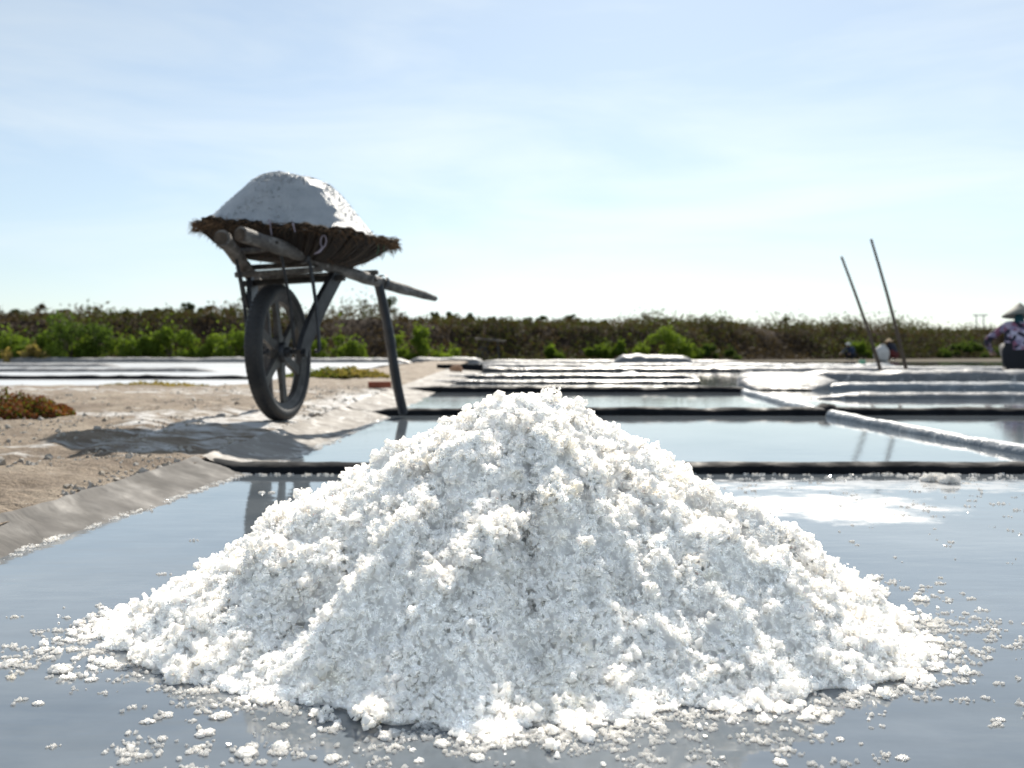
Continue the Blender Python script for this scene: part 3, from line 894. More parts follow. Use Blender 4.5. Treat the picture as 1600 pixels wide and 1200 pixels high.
def pole(a, b, r0, r1, end_taper=True, knots=3):
    n = 26
    pts, rs = [], []
    off = Vector((0, 0, 0))
    for k in range(n + 1):
        t = k / n
        p = lerp(a, b, t)
        p = p + Vector((math.sin(t * 5.0 + a.x * 9) * .006, 0, math.sin(t * 7 + a.x * 5) * .005))
        r = r0 + (r1 - r0) * t
        r *= 1 + .06 * math.sin(t * 31 + a.x * 20) + .04 * math.sin(t * 57)
        if end_taper and t > .82: r *= 1 - .42 * ((t - .82) / .18) ** 1.5
        pts.append(p); rs.append(r)
    if end_taper:
        pts.append(b + (b - a).normalized() * .008); rs.append(rs[-1] * .5)
    return pts, rs
for a, b in ((HR0, HR1), (HL0, HL1)):
    pts, rs = pole(a, b, .0325, .027)
    h = MB().tube(pts, rs, 16, True, .03).build('handle', M_WOOD, bar, True)
    dirn = (b - a).normalized()
    q = dirn.to_track_quat('Z', 'Y').to_matrix().to_4x4()
    cutm = MB().lathe([(0.0, -.004), (.018, -.0035), (.0275, -.002)], 16, Matrix.Translation(a) @ q)
    cutm.build('cut_end', M_WOODCUT, h)
    for t, off in ((.12, .7), (.47, 1.2), (.60, -.6)):
        c = lerp(a, b, t)
        MB().tube([c + Vector((.020, -.012, .012 * off)), c + Vector((.037, -.024, .016 * off))], [.011, .004], 7).build('knot', M_DARKWOOD, h, True)
# metal bands on the right handle
for t in (.255, .665):
    c = lerp(HR0, HR1, t); dirn = (HR1 - HR0).normalized()
    q = dirn.to_track_quat('Z', 'Y').to_matrix().to_4x4()
    MB().lathe([(.0345, -.014), (.037, -.013), (.037, .013), (.0345, .014)], 20, Matrix.Translation(c) @ q).build('band', M_METAL, bar, True)

# cross boards under the basket
for t, w, th_, dz, mt, nm in ((.23, .05, .022, .030, M_WOOD, 'cross_board'), (.42, .055, .026, -.052, M_DARKWOOD, 'crossbar'), (.44, .06, .022, .030, M_WOOD, 'cross_board'), (.60, .05, .022, .030, M_WOOD, 'cross_board'), (.31, .035, .024, -.046, M_WOOD, 'crossbar')):
    a, b = lerp(HL0, HL1, t), lerp(HR0, HR1, t)
    dr = b - a
    rot = Matrix.Rotation(math.atan2(dr.y, dr.x), 3, 'Z') @ Matrix.Rotation(-math.atan2(dr.z, math.hypot(dr.x, dr.y)), 3, 'Y')
    MB().box((dr.length + .07, w, th_), (a + b) / 2 + Vector((0, 0, dz)), rot, .004).build(nm, mt, bar)

# wheel
WCEN = Vector((-1.053, 4.51, .368))
HEAD = math.atan2(.265, 1.6)
Rw = Matrix.Rotation(-HEAD, 3, 'Z') @ Matrix.Rotation(rad(-2.5), 3, 'Y')   # local X = axle, local Y = rolling direction
wheel = bpy.data.objects.new('wheel', None); COL.objects.link(wheel)
wheel.parent = bar; wheel.location = WCEN; wheel.rotation_euler = Rw.to_euler()
RO = .310
prof = []
for k in range(20):
    a = 2 * math.pi * k / 20
    prof.append((RO - .030 + .030 * math.cos(a), .040 * math.copysign(abs(math.sin(a)) ** .8, math.sin(a))))
tyre = MB().lathe(prof, 96, closed=True, axis='X').build('tyre', M_RUBBER, wheel, True)
tread = MB()
for k in range(72):
    a = 2 * math.pi * k / 72
    for sgn in (-1, 1):
        rot = Matrix.Rotation(a, 3, 'X') @ Matrix.Rotation(sgn * .35, 3, 'Z')
        c = Vector((sgn * .015, 0, 0)) + Matrix.Rotation(a, 3, 'X') @ Vector((0, 0, RO - .0015 - .002))
        tread.box((.022, .009, .005), c, rot)
tread.build('tread', M_RUBBER, tyre, kind='stuff')
MB().lathe([(.266, -.030), (.268, -.022), (.252, -.014), (.238, -.010), (.236, .010), (.252, .014), (.268, .022), (.266, .030), (.258, .030), (.244, .018), (.230, .013), (.228, -.013), (.244, -.018), (.258, -.030)], 72, closed=True, axis='X').build('rim', M_RIM, wheel, True)
MB().lathe([(.0, -.055), (.022, -.055), (.024, -.035), (.040, -.034), (.046, -.026), (.048, .0), (.046, .026), (.040, .034), (.024, .035), (.022, .055), (.0, .055)], 32, axis='X').build('hub', M_METAL, wheel, True)
MB().lathe([(.046, -.010), (.078, -.008), (.080, .0), (.078, .008), (.046, .010)], 36, axis='X').build('brake_disc', M_RIM, wheel, True)
for k in range(6):
    a = 2 * math.pi * k / 6 + .12
    rot = Matrix.Rotation(a, 3, 'X')
    m = MB()
    for w0, w1, z0, z1 in ((.024, .017, .044, .232),):
        P = []
        for (z, w, tx) in ((z0, w0, .013), ((z0 + z1) / 2, (w0 + w1) / 2 * .92, .010), (z1, w1 * 1.35, .009)):
            P += [rot @ Vector(q) for q in ((-tx, -w, z), (tx, -w, z), (tx, w, z), (-tx, w, z))]
        F = [(3, 2, 1, 0), (8, 9, 10, 11)]
        for s in (0, 4):
            for j in range(4): F.append((s + j, s + (j + 1) % 4, s + 4 + (j + 1) % 4, s + 4 + j))
        m.add(P, F)
    m.build('spoke', M_RIM, wheel)
AX = Rw @ Vector((1, 0, 0))
MB().tube([WCEN - AX * .128, WCEN + AX * .128], .011, 12).build('axle', M_METAL, bar, True)
# fork plates, struts
for sgn, A, B in ((1, HR0, HR1), (-1, HL0, HL1)):
    top = lerp(A, B, .43) + Vector((-.01 * sgn, 0, -.030))
    low = WCEN + AX * .100 * sgn + Vector((0, -.005, -.012))
    d = (low - top); L = d.length; dn = d.normalized()
    side = dn.cross(AX).normalized()
    thk = AX * .012
    m = MB(); n = 8; P = []
    for k in range(n + 1):
        t = k / n
        c = lerp(top, low, t) + side * (.018 * math.sin(t * math.pi)) 
        w = .043 + .006 * math.sin(t * 3) if t < .9 else .032
        P += [c - side * w - thk, c + side * w - thk, c + side * w + thk, c - side * w + thk]
    F = [(3, 2, 1, 0), tuple(range(4 * n, 4 * n + 4))]
    for k in range(n):
        for j in range(4): F.append((4 * k + j, 4 * k + (j + 1) % 4, 4 * k + 4 + (j + 1) % 4, 4 * k + 4 + j))
    m.add(P, F)
    fk = m.build('fork_plate', M_METAL, bar)
    bq = AX.to_track_quat('Z', 'Y').to_matrix().to_4x4()
    MB().lathe([(0, .016), (.016, .016), (.016, 0), (.024, 0), (.024, -.006), (0, -.006)], 6, Matrix.Translation(low + AX * sgn * .014) @ bq).build('axle_nut', M_METAL, fk)
    s0 = lerp(A, B, .275) + Vector((.012 * sgn, -.01, -.02))
    s1 = Vector((WCEN.x + .185 * sgn, WCEN.y - .03, .40)) if sgn > 0 else Vector((WCEN.x - .145, WCEN.y + .0, .42))
    pts = [lerp(s0, s1, t) + Vector((.008 * math.sin(t * 3.1), 0, 0)) for t in (0, .25, .5, .75, 1)]
    pts += [s1 + Vector((.002, 0, -.015)), s1 + Vector((-.006, 0, -.026)), s1 + Vector((-.018, 0, -.026))]
    MB().tube(pts, .0085, 8).build('strut', M_METAL, bar, True)
    s0 = lerp(A, B, .17) + Vector((-.01 * sgn, 0, -.02))
    s2 = WCEN + AX * (.075 * sgn) + Vector((0, -.02, .02))
    MB().tube([s0, lerp(s0, s2, .5) + AX * .01 * sgn, s2], .0075, 8).build('stay_rod', M_METAL, bar, True)
# legs
for top, foot in ((lerp(HR0, HR1, .64) + Vector((.0, 0, -.01)), Vector((-.612, 5.62, .028))), (lerp(HL0, HL1, .64), Vector((-1.345, 5.55, .05)))):
    pts = []; rs = []
    for k in range(15):
        t = k / 14
        pts.append(lerp(top, foot, t) + Vector((.006 * math.sin(t * 6), 0, 0)))
        rs.append(.0235 + .004 * t + .0035 * math.exp(-((t - .42) / .04) ** 2) + .003 * math.exp(-((t - .68) / .04) ** 2))
    MB().tube(pts, rs, 14).build('leg', M_LEG, bar, True)

# basket
BC = Vector((-1.017, 4.72, .920))
BR = Matrix.Rotation(rad(4.5), 3, 'Y') @ Matrix.Rotation(rad(1.0), 3, 'X')
def basket_mesh():
    n = 160
    prof = [(.0, -.122), (.15, -.124), (.235, -.128), (.265, -.121), (.33, -.094), (.385, -.056), (.430, -.018), (.458, .004), (.468, .012), (.460, .018), (.446, .010), (.41, -.025), (.34, -.075), (.25, -.110), (.0, -.112)]
    V = []
    for j in range(n):
        a = 2 * math.pi * j / n
        u, v = math.cos(a), math.sin(a)
        for k, (r, z) in enumerate(prof):
            rf = 1 + .012 * math.sin(a * 3 + 1) + .010 * math.sin(a * 7) + (.012 * math.sin(a * 61) + .008 * math.sin(a * 37 + 2) if 3 < k < 11 else 0)
            zz = z + (.008 * math.sin(a * 5 + .5) + .006 * math.sin(a * 13) + .005 * math.sin(a * 43) if 5 < k < 11 else 0)
            V.append((r * rf * u, r * rf * v, zz))
    m = len(prof)
    F = [(j * m + k, ((j + 1) % n) * m + k, ((j + 1) % n) * m + k + 1, j * m + k + 1) for j in range(n) for k in range(m - 1)]
    return V, F
V, F = basket_mesh()
bk = MB().add(V, F).build('basket', M_BASKET, bar, True)
bk.location = BC; bk.rotation_euler = BR.to_euler()
# frayed rim fibres
r3 = np.random.default_rng(31)
fv, ff = [], []
for k in range(2600):
    a = r3.uniform(0, 2 * math.pi)
    low = r3.uniform() < .55
    r0 = r3.uniform(.443, .473); z0 = r3.uniform(-.015, .018)
    if low:
        tt = r3.uniform(0, 1); r0 = .468 - .20 * tt; z0 = .012 - .125 * tt
    p0 = Vector((r0 * math.cos(a), r0 * math.sin(a), z0))
    outd = Vector((math.cos(a), math.sin(a), 0)); tang = Vector((-math.sin(a), math.cos(a), 0))
    L = r3.uniform(.012, .05) * (1 if not low else .8)
    dr = (outd * r3.uniform(.2, 1.0) + tang * r3.normal(0, .7) + Vector((0, 0, r3.uniform(-1.1, .45)))).normalized()
    w = tang.cross(dr).normalized() * r3.uniform(.0010, .0026)
    p1 = p0 + dr * L * .6; p2 = p0 + dr * L + Vector((0, 0, -L * .25))
    b = len(fv)
    fv += [p0 - w, p0 + w, p1 + w * .8, p1 - w * .8, p2]
    ff += [(b, b + 1, b + 2), (b, b + 2, b + 3), (b + 3, b + 2, b + 4)]
fr = np_mesh('fringe', np.array([tuple(v) for v in fv]), np.array(ff))
link('fringe', fr, M_FRINGE, bk, kind='stuff')
# splints of the weave on the flank: each a thin proud strip
spl = []
for k in range(90):
    a = 2 * math.pi * k / 90 + r3.uniform(-.03, .03)
    m = MB(); P = []
    w = r3.uniform(.003, .013)
    for (r, z) in ((.262, -.122), (.332, -.094), (.387, -.056), (.432, -.018), (.462 + r3.uniform(-.01, .012), .004 + r3.uniform(-.006, .006))):
        for s, o in ((-1, .0035), (1, .0035), (1, -.004), (-1, -.004)):
            aa = a + s * w / r
            rr_ = r + o * .6 + .001
            P.append((rr_ * math.cos(aa), rr_ * math.sin(aa), z - o * .6))
    F = [(0, 1, 2, 3), (19, 18, 17, 16)]
    for s in range(4):
        for j in range(4): F.append((4 * s + j, 4 * s + (j + 1) % 4, 4 * s + 4 + (j + 1) % 4, 4 * s + 4 + j))
    m.add(P, F)
    m.build('splint', M_BASKET, bk)
# cloth tie loop and strings at the rim
def brl(p): return BC + BR @ Vector(p)
a = rad(-62)
c = Vector((.425 * math.cos(a), .425 * math.sin(a), -.045))
loop = [c + Vector((.012 * math.cos(t), -.006, .026 * math.sin(t))) for t in np.linspace(0, 6.28, 17)]
MB().tube(loop, .0035, 6, False).build('tie_loop', M_TIE, bk, True)
MB().tube([c + Vector((0, -.006, -.026)), c + Vector((-.012, -.01, -.045)), c + Vector((-.035, -.004, -.058))], [.005, .006, .003], 6).build('tie_tail', M_TIE, bk, True)
for a_, l_ in ((-92, .055), (-80, .035)):
    a = rad(a_); c = Vector((.470 * math.cos(a), .470 * math.sin(a), .012))
    MB().tube([c + Vector((-.01, .02, .012)), c + Vector((0, -.006, 0)), c + Vector((.012, -.004, -l_))], [.004, .0045, .002], 6).build('tie_tail', M_TIE, bk, True)
for a_, l_ in ((-14, .07), (-22, .05)):
    a = rad(a_); c = Vector((.44 * math.cos(a), .44 * math.sin(a), -.02))
    MB().tube([c, c + Vector((.004, -.004, -l_ * .6)), c + Vector((-.004, 0, -l_))], .0016, 5).build('string', M_GREENTIE, bk, True)

# salt heaped in the basket
HEAP_R = [0, .22, .36, .50, .66, .82, .94, 1.02, 1.1]
HEAP_Z = [.272, .270, .254, .214, .142, .066, .018, -.004, -.03]
n_t, n_r = 200, 90
th = np.linspace(-math.pi, math.pi, n_t + 1)[:-1]
rh = np.linspace(0, 1, n_r)
TT, RH = np.meshgrid(th, rh, indexing='ij')
Rb = .430 + .010 * np.sin(TT * 3) + .008 * np.sin(TT * 8 + 1)
X, Y = RH * Rb * np.cos(TT), RH * Rb * np.sin(TT)
xs_ = X + .015
def heap_r(x, y):
    q = np.hypot(x, y) / .432
    return np.hypot(x, y + .085 * np.clip(1.1 - q, 0, 1)) / .432
rr_ = heap_r(xs_, Y)
Zs = np.interp(rr_, HEAP_R, HEAP_Z)
tilt = X * -.02
Zs = Zs + tilt + np.clip(1.05 - rr_, 0, 1) * (.010 * fbm(X * 9, Y * 9, seed=81, octv=3) + .0045 * fbm(X * 60, Y * 60, seed=82, octv=3))
top = np.clip((.42 - rr_) * 4, 0, 1)
Zs = Zs + top * .010 * fbm(X * 16 + 3, Y * 16, seed=83, octv=3)
id_ = np.arange(n_t * n_r).reshape(n_t, n_r); idn = np.roll(id_, -1, 0)
f = np.stack([id_[:, :-1], id_[:, 1:], idn[:, 1:], idn[:, :-1]], -1).reshape(-1, 4)
sb = link('salt_heap', np_mesh('salt_heap', np.stack([X, Y, Zs], -1).reshape(-1, 3), f, True), M_FINE)
sb.location = BC + Vector((0, 0, -.004)); sb.rotation_euler = BR.to_euler()
tag(sb, 'smooth mound of fine salt heaped in the wheelbarrow basket', 'salt pile')
q = r3.uniform(0, 1, 11000) ** .6; t = r3.uniform(-math.pi, math.pi, 11000)
gx2, gy2 = q * .43 * np.cos(t), q * .43 * np.sin(t)
rq = heap_r(gx2 + .015, gy2)
gz2 = np.interp(rq, HEAP_R, HEAP_Z) + gx2 * -.02
gz2 = gz2 + np.clip(1.05 - rq, 0, 1) * (.010 * fbm(gx2 * 9, gy2 * 9, seed=81, octv=3)) + np.clip((.42 - rq) * 4, 0, 1) * .010 * fbm(gx2 * 16 + 3, gy2 * 16, seed=83, octv=3)
keepg = ((vnoise(gx2 * 9, gy2 * 9, seed=84) + (rq < .5) * .5) > .1) & (r3.uniform(0, 1, len(rq)) < np.where(rq < .5, .8, .22))
V, F = crystals(np.stack([gx2, gy2, gz2 + .001], -1)[keepg], r3.uniform(.0014, .0036, keepg.sum()), r3)
link('salt_crystals', np_mesh('salt_crystals', V, F), M_FINE, sb, kind='stuff')

# ------------------------------------------------------------------ things on the path
brick = MB().box((.19, .09, .055), (0, 0, .0275), Matrix.Rotation(.25, 3, 'Z'), .006).build('brick', simple('brick_red', (.30, .085, .045), .85, .35, 20, .5))
brick.location = (-1.13, 8.5, .058)
tag(brick, 'red brick on the path behind the wheelbarrow leg', 'brick')
pl = MB().box((.84, .16, .10), (0, 0, .05), Matrix.Rotation(-.02, 3, 'Z'), .012).build('plank', M_BLACK)
pl.location = (-.95, 18.2, .03)
tag(pl, 'short black plank lying on the path end', 'plank')
st = MB().tube([(0, 0, 0), (.05, 0, .045), (.13, 0, .05), (.19, 0, .01)], [.05, .07, .065, .03], 10, True, .08).build('stone', simple('orange_stone', (.48, .27, .16), .8, .3, 20, .4), smooth=True)
st.location = (-1.02, 16.6, .03)
tag(st, 'small orange brown stone beside the black plank', 'stone')
cl_m = simple('dark_clod', (.13, .105, .08), .9, .4, 30, .5)
def clod(name, loc, s, label, mat, cat):
    me = MB(); me.lathe([(0, .0), (.5, 0), (.62, .18), (.5, .42), (.25, .56), (0, .60)], 11)
    V = [(x * s * (1 + random.uniform(-.25, .25)), y * s * (1 + random.uniform(-.25, .25)), z * s * (1 + random.uniform(-.2, .2))) for x, y, z in me.v]
    me.v = V
    o = me.build(name, mat, None)
    o.location = loc
    return tag(o, label, cat)
clod('clod', (-.98, 5.0, .035), .045, 'small clod beside the white crust right of the wheel', cl_m, 'clod')
clod('clod', (-2.06, 5.35, .055), .030, 'earth clod on the sand beside the reddish plants', cl_m, 'clod')
clod('clod', (-1.63, 5.9, .055), .028, 'small brown clod between the reddish plants and the wheel', cl_m, 'clod')

M_CRUMB = simple('earth_crumb', (.30, .25, .19), .9, .5, 40, .3, .003, col2=(.52, .50, .47))
r6 = np.random.default_rng(66)
yc_ = 1.7 * (9.0 / 1.7) ** r6.uniform(0, 1, 5200); dd = np.abs(r6.normal(0, 1.0, 5200)) ** 1.4 * .9
kc = vnoise(dd * 5 + 9, yc_ * 2.5, seed=67) > -.2
yc_, dd = yc_[kc], dd[kc]
xc_ = path_edge(yc_) - .03 - dd
sc_ = np.clip(np.exp(r6.normal(math.log(.0030), .5, len(xc_))), .0014, .012)
V, F = crystals(np.stack([xc_, yc_, path_h(xc_, yc_) + sc_ * .3], -1), sc_, r6)
o = link('gravel', np_mesh('gravel', V, F), M_CRUMB)
tag(o, 'small crumbs of earth and salt lying on the sandy path', 'gravel', kind='stuff')

def mat_leaf(name, c1, c2, trans=.45, scale=1.5):
    m, nt, p = new_mat(name)
    out = nt.nodes['Material Output']
    c = ramp(nt, noise(nt, coord(nt), scale, 4), [(.3, c2), (.7, c1)])
    nt.links.new(c, p.inputs['Base Color'])
    p.inputs['Roughness'].default_value = .75
    p.inputs['Specular IOR Level'].default_value = .12
    t = N(nt, 'ShaderNodeBsdfTranslucent')
    nt.links.new(mixc_(nt, 1.0, c, (1.5, 1.5, .8), 'MULTIPLY'), t.inputs['Color'])
    mx = N(nt, 'ShaderNodeMixShader', {'Fac': trans})
    nt.links.new(p.outputs[0], mx.inputs[1]); nt.links.new(t.outputs[0], mx.inputs[2])
    nt.links.new(mx.outputs[0], out.inputs['Surface'])
    return m
M_LEAF = [mat_leaf('shrub_leaf_mid', (.135, .195, .032), (.07, .115, .018)), mat_leaf('shrub_leaf_bright', (.15, .21, .034), (.085, .135, .022)), mat_leaf('shrub_leaf_dark', (.085, .13, .030), (.045, .078, .018))]
M_TREE = mat_leaf('tree_leaf', (.060, .080, .034), (.035, .052, .022), .3)
M_BARK = simple('bark', (.09, .07, .05), .9, .4, 10, .5)
M_RED = mat_leaf('red_succulent', (.20, .075, .035), (.10, .036, .020), .3, 9)
M_SUCC = mat_leaf('green_succulent', (.15, .17, .035), (.09, .105, .02), .35, 9)
M_DRYGRASS = mat_leaf('dry_grass', (.34, .26, .10), (.20, .17, .06), .35, 5)
M_BRUSH = mat_leaf('dry_brush', (.122, .088, .052), (.048, .034, .021), .18, .5)
M_BRUSH2 = mat_leaf('dull_green_brush', (.095, .105, .032), (.048, .056, .019), .24, .6)

def leaves(pos, size, r, aspect=.55, up=0.0):
    n = len(pos)
    d = r.normal(size=(n, 3)); d[:, 2] = d[:, 2] * .8 + up; d /= np.linalg.norm(d, axis=1)[:, None]
    e = r.normal(size=(n, 3)); e -= (e * d).sum(1)[:, None] * d; e /= np.linalg.norm(e, axis=1)[:, None]
    s = size[:, None]
    a = pos - d * s; b = pos + e * s * aspect; c = pos + d * s; g = pos - e * s * aspect
    V = np.stack([a, b, c, g], 1).reshape(-1, 3)
    F = np.arange(n * 4).reshape(n, 4)
    return V, F

def blob_points(n, blobs, r):
    """points near the surface of several ellipsoids; blobs rows = x,y,z,rx,ry,rz"""
    B = np.array(blobs); w = B[:, 3] * B[:, 5]; k = r.choice(len(B), n, p=w / w.sum())
    d = r.normal(size=(n, 3)); d /= np.linalg.norm(d, axis=1)[:, None]
    d *= (r.uniform(.25, 1.0, n) ** .45)[:, None]
    return B[k, :3] + d * B[k, 3:]

def shrub(name, loc, w, h, nleaf, lsize, mat, label, cat, group, seed, lean=0, trunk_mat=None, up=.3):
    r = np.random.default_rng(seed)
    t = thing(name, label, cat, loc, 0, group)
    nb = max(5, int(w * 6))
    blobs = []
    for k in range(nb):
        bx = r.uniform(-.5, .5) * w; prof = 1 - (abs(bx) / (w * .62)) ** 2
        bz = r.uniform(.12, .92) * h * max(.25, prof)
        s = r.uniform(.13, .24) * h
        blobs.append((bx + lean * bz, r.uniform(-.35, .35) * w * .6, bz, s * 1.2, s * 1.1, s))
    pos = blob_points(nleaf, blobs, r)
    # sprigs that break the outline
    ns = int(nleaf * .12)
    B = np.array(blobs); kk = r.integers(0, nb, ns)
    pos[:ns] = B[kk, :3] + np.stack([r.normal(0, .12, ns) * h, r.normal(0, .1, ns) * h, np.abs(r.normal(0, .20, ns)) * h], -1)
    pos[:, 2] = np.abs(pos[:, 2] - .02) + .02
    V, F = leaves(pos, r.uniform(.6, 1.3, nleaf) * lsize, r, .5, up)
    link('crown', np_mesh('crown', V, F), mat, t)
    m = MB()
    for b in blobs[:9]:
        m.tube([(b[0] * .15, b[1] * .15, 0), (b[0] * .5, b[1] * .5, b[2] * .5), (b[0], b[1], b[2])], [.02 * h, .014 * h, .005 * h], 5)
    m.build('trunk', trunk_mat or M_BARK, t)
    return t

# low reddish succulents at the left edge
def tuft(loc, w, d_, h, n, mat, label, cat, seed, mat2=None, ls=.010, parent=None):
    r = np.random.default_rng(seed)
    o = thing('plant', label, cat, loc)
    for nm, mt, cnt, xo in (('foliage', mat, n, 0), ('foliage', mat2, n if mat2 else 0, .0)):
        if not cnt: continue
        a = r.uniform(0, 6.28, cnt); q = np.sqrt(r.uniform(0, 1, cnt))
        x_ = q * np.cos(a) * w; y_ = q * np.sin(a) * d_
        if mt is mat and mat2 is not None: x_ = x_ * .75 + w * .25
        hh = h * (1 - q ** 2 * .75) * (.75 + .45 * vnoise(x_ * 20, y_ * 20, seed=seed))
        p = np.stack([x_, y_, r.uniform(.05, 1, cnt) ** .7 * np.maximum(hh, .01)], -1)
        V, F = leaves(p, r.uniform(.6, 1.4, cnt) * ls, r, .42, .7)
        link(nm, np_mesh(nm, V, F), mt, o)
    m = MB()
    for k in range(16):
        a = r.uniform(0, 6.28); q = r.uniform(.1, .8)
        m.tube([(q * .4 * math.cos(a) * w, q * .4 * math.sin(a) * d_, 0), (q * math.cos(a) * w, q * math.sin(a) * d_, h * .6)], [.004, .002], 5)
    m.build('stem', M_RED if mat2 else M_DRYGRASS, o)
    return o
tuft((-2.42, 4.62, .062), .38, .22, .14, 5200, M_RED, 'low succulent plant with red and green leaves at frame edge', 'plant', 5, M_SUCC)
tuft((-2.05, 11.6, .062), .62, .35, .13, 2600, M_DRYGRASS, 'low yellow dry grass clump on the path behind the wheel', 'grass', 6, M_SUCC, .022)
tuft((-3.2, 8.9, .055), .5, .16, .05, 700, M_DRYGRASS, 'sparse dry weeds before the white pans', 'weeds', 8, None, .016)

# ------------------------------------------------------------------ far dike and vegetation
DK0 = np.array([0.0, 45.7]); DKD = np.array([.846, .533]); DKN = np.array([.533, -.846])       # DKN points to the camera side
ss = np.linspace(-75, 130, 420); cc = np.linspace(-6, 6, 26)
SS, CC = np.meshgrid(ss, cc, indexing='ij')
def dike_h(s, c):
    top = 1.62 + .15 * fbm(s * .09, s * 0, seed=91, octv=3) + .07 * fbm(s * .6, s * 0, seed=92)
    a = np.clip((4.2 - np.abs(c)) / 3.0, 0, 1); a = a * a * (3 - 2 * a)
    return top * a + .14 * fbm(s * .7, c * .9, seed=93) * a
HH = dike_h(SS, CC) - .05
DX = DK0[0] + DKD[0] * SS + DKN[0] * CC; DY = DK0[1] + DKD[1] * SS + DKN[1] * CC
id_ = np.arange(SS.size).reshape(SS.shape)
f = np.stack([id_[:-1, :-1], id_[:-1, 1:], id_[1:, 1:], id_[1:, :-1]], -1).reshape(-1, 4)
link('embankment', np_mesh('embankment', np.stack([DX, DY, HH], -1).reshape(-1, 3), f, True), M_DIRT, kind='structure')
r4 = np.random.default_rng(44)
def brush(n, mat, seedn, thr, lo, hi, ls, label, nm):
    s = r4.uniform(-42, 85, n * 3); c = r4.uniform(lo, hi, n * 3)
    k = fbm(s * .35, c * .5, seed=seedn, octv=3) > thr
    s, c = s[k][:n], c[k][:n]
    lift = np.abs(r4.normal(0, .11, len(s))) * (1 + 2.4 * np.maximum(0, fbm(s * .28, c * 0, seed=93, octv=3)))
    z = dike_h(s, c) - .05 + lift
    p = np.stack([DK0[0] + DKD[0] * s + DKN[0] * c, DK0[1] + DKD[1] * s + DKN[1] * c, z], -1)
    V, F = leaves(p, r4.uniform(.05, .13, len(s)) * ls, r4, .33, .8)
    o = link(nm, np_mesh(nm, V, F), mat)
    tag(o, label, 'undergrowth', kind='stuff')
brush(66000, M_BRUSH, 101, -.8, -1.6, 4.4, 1.0, 'brown dry brush covering the far embankment', 'dry_brush')
brush(42000, M_BRUSH2, 202, -.15, -1.6, 4.6, 1.0, 'dull green weeds growing among the brush on the embankment', 'weeds')

def at(px, Y): return (px - 800) / 1555.0 * Y
GS = 'green shrubs at the foot of the far embankment'
SH = [  # px, Y, width, height, mat, label
    (-12, 30.6, 1.6, 1.05, 1, 'yellow green shrub cut by the photo edge below the dike'),
    (52, 30.2, 1.7, .95, 1, 'low sunlit shrub near the photo edge, beside dry stalks'),
    (112, 30.8, 2.2, 1.42, 2, 'tallest dark green shrub of the row below the dike'),
    (165, 31.0, 1.7, 1.22, 0, 'dense green shrub beside the tallest one'),
    (222, 31.4, 1.4, .80, 1, 'short leafy shrub in the middle of the shrub row'),
    (272, 31.6, 1.6, 1.12, 0, 'mid green shrub with upright tip in the shrub row'),
    (318, 31.8, 1.5, .92, 0, 'rounded shrub left of the wheelbarrow tyre'),
    (368, 32.4, 1.5, 1.10, 1, 'bright shrub just left of the wheelbarrow tyre'),
    (402, 32.6, 1.5, 1.0, 0, 'shrub seen through the spokes of the wheel'),
    (522, 34.2, 1.7, 1.05, 0, 'green shrub right of the fork plate of the wheelbarrow'),
    (655, 33.5, 2.2, 1.02, 1, 'yellow green bush right of the wheelbarrow leg'),
    (874, 40.5, 1.0, .62, 0, 'small round shrub behind the pile peak'),
    (935, 42.0, 1.7, .66, 0, 'low shrub between the pile peak and bright bush'),
    (968, 42.0, .9, .58, 0, 'little shrub right beside the low one'),
    (1035, 41.5, 2.1, 1.12, 1, 'bright yellow green bush above the tall grey mound'),
    (1068, 43, 1.3, .62, 0, 'low green shrub right of the bright bush'),
    (1120, 46, 1.8, .55, 2, 'dull low shrub between bright bush and leaning poles'),
    (1345, 52, 1.5, 1.0, 0, 'round green shrub between the two far workers'),
    (1515, 56, 3.2, .72, 2, 'wide low shrub beside the hatted person')]
for i, (px, Y, w, h, k, lb) in enumerate(SH):
    sc = 1.12 if i < 11 else 1.25
    shrub('shrub', (at(px, Y), Y, -.04), w * 1.05, h * sc, int(1500 * max(1, w)), .062, M_LEAF[k], lb, 'shrub', GS, 300 + i)
# dry stalks at far left
shrub('dry_stalks', (at(38, 29.6), 29.6, -.04), 1.5, .55, 900, .06, M_DRYGRASS, 'pale dry stalks before the leftmost shrubs', 'stalks', None, 390, up=1.2)

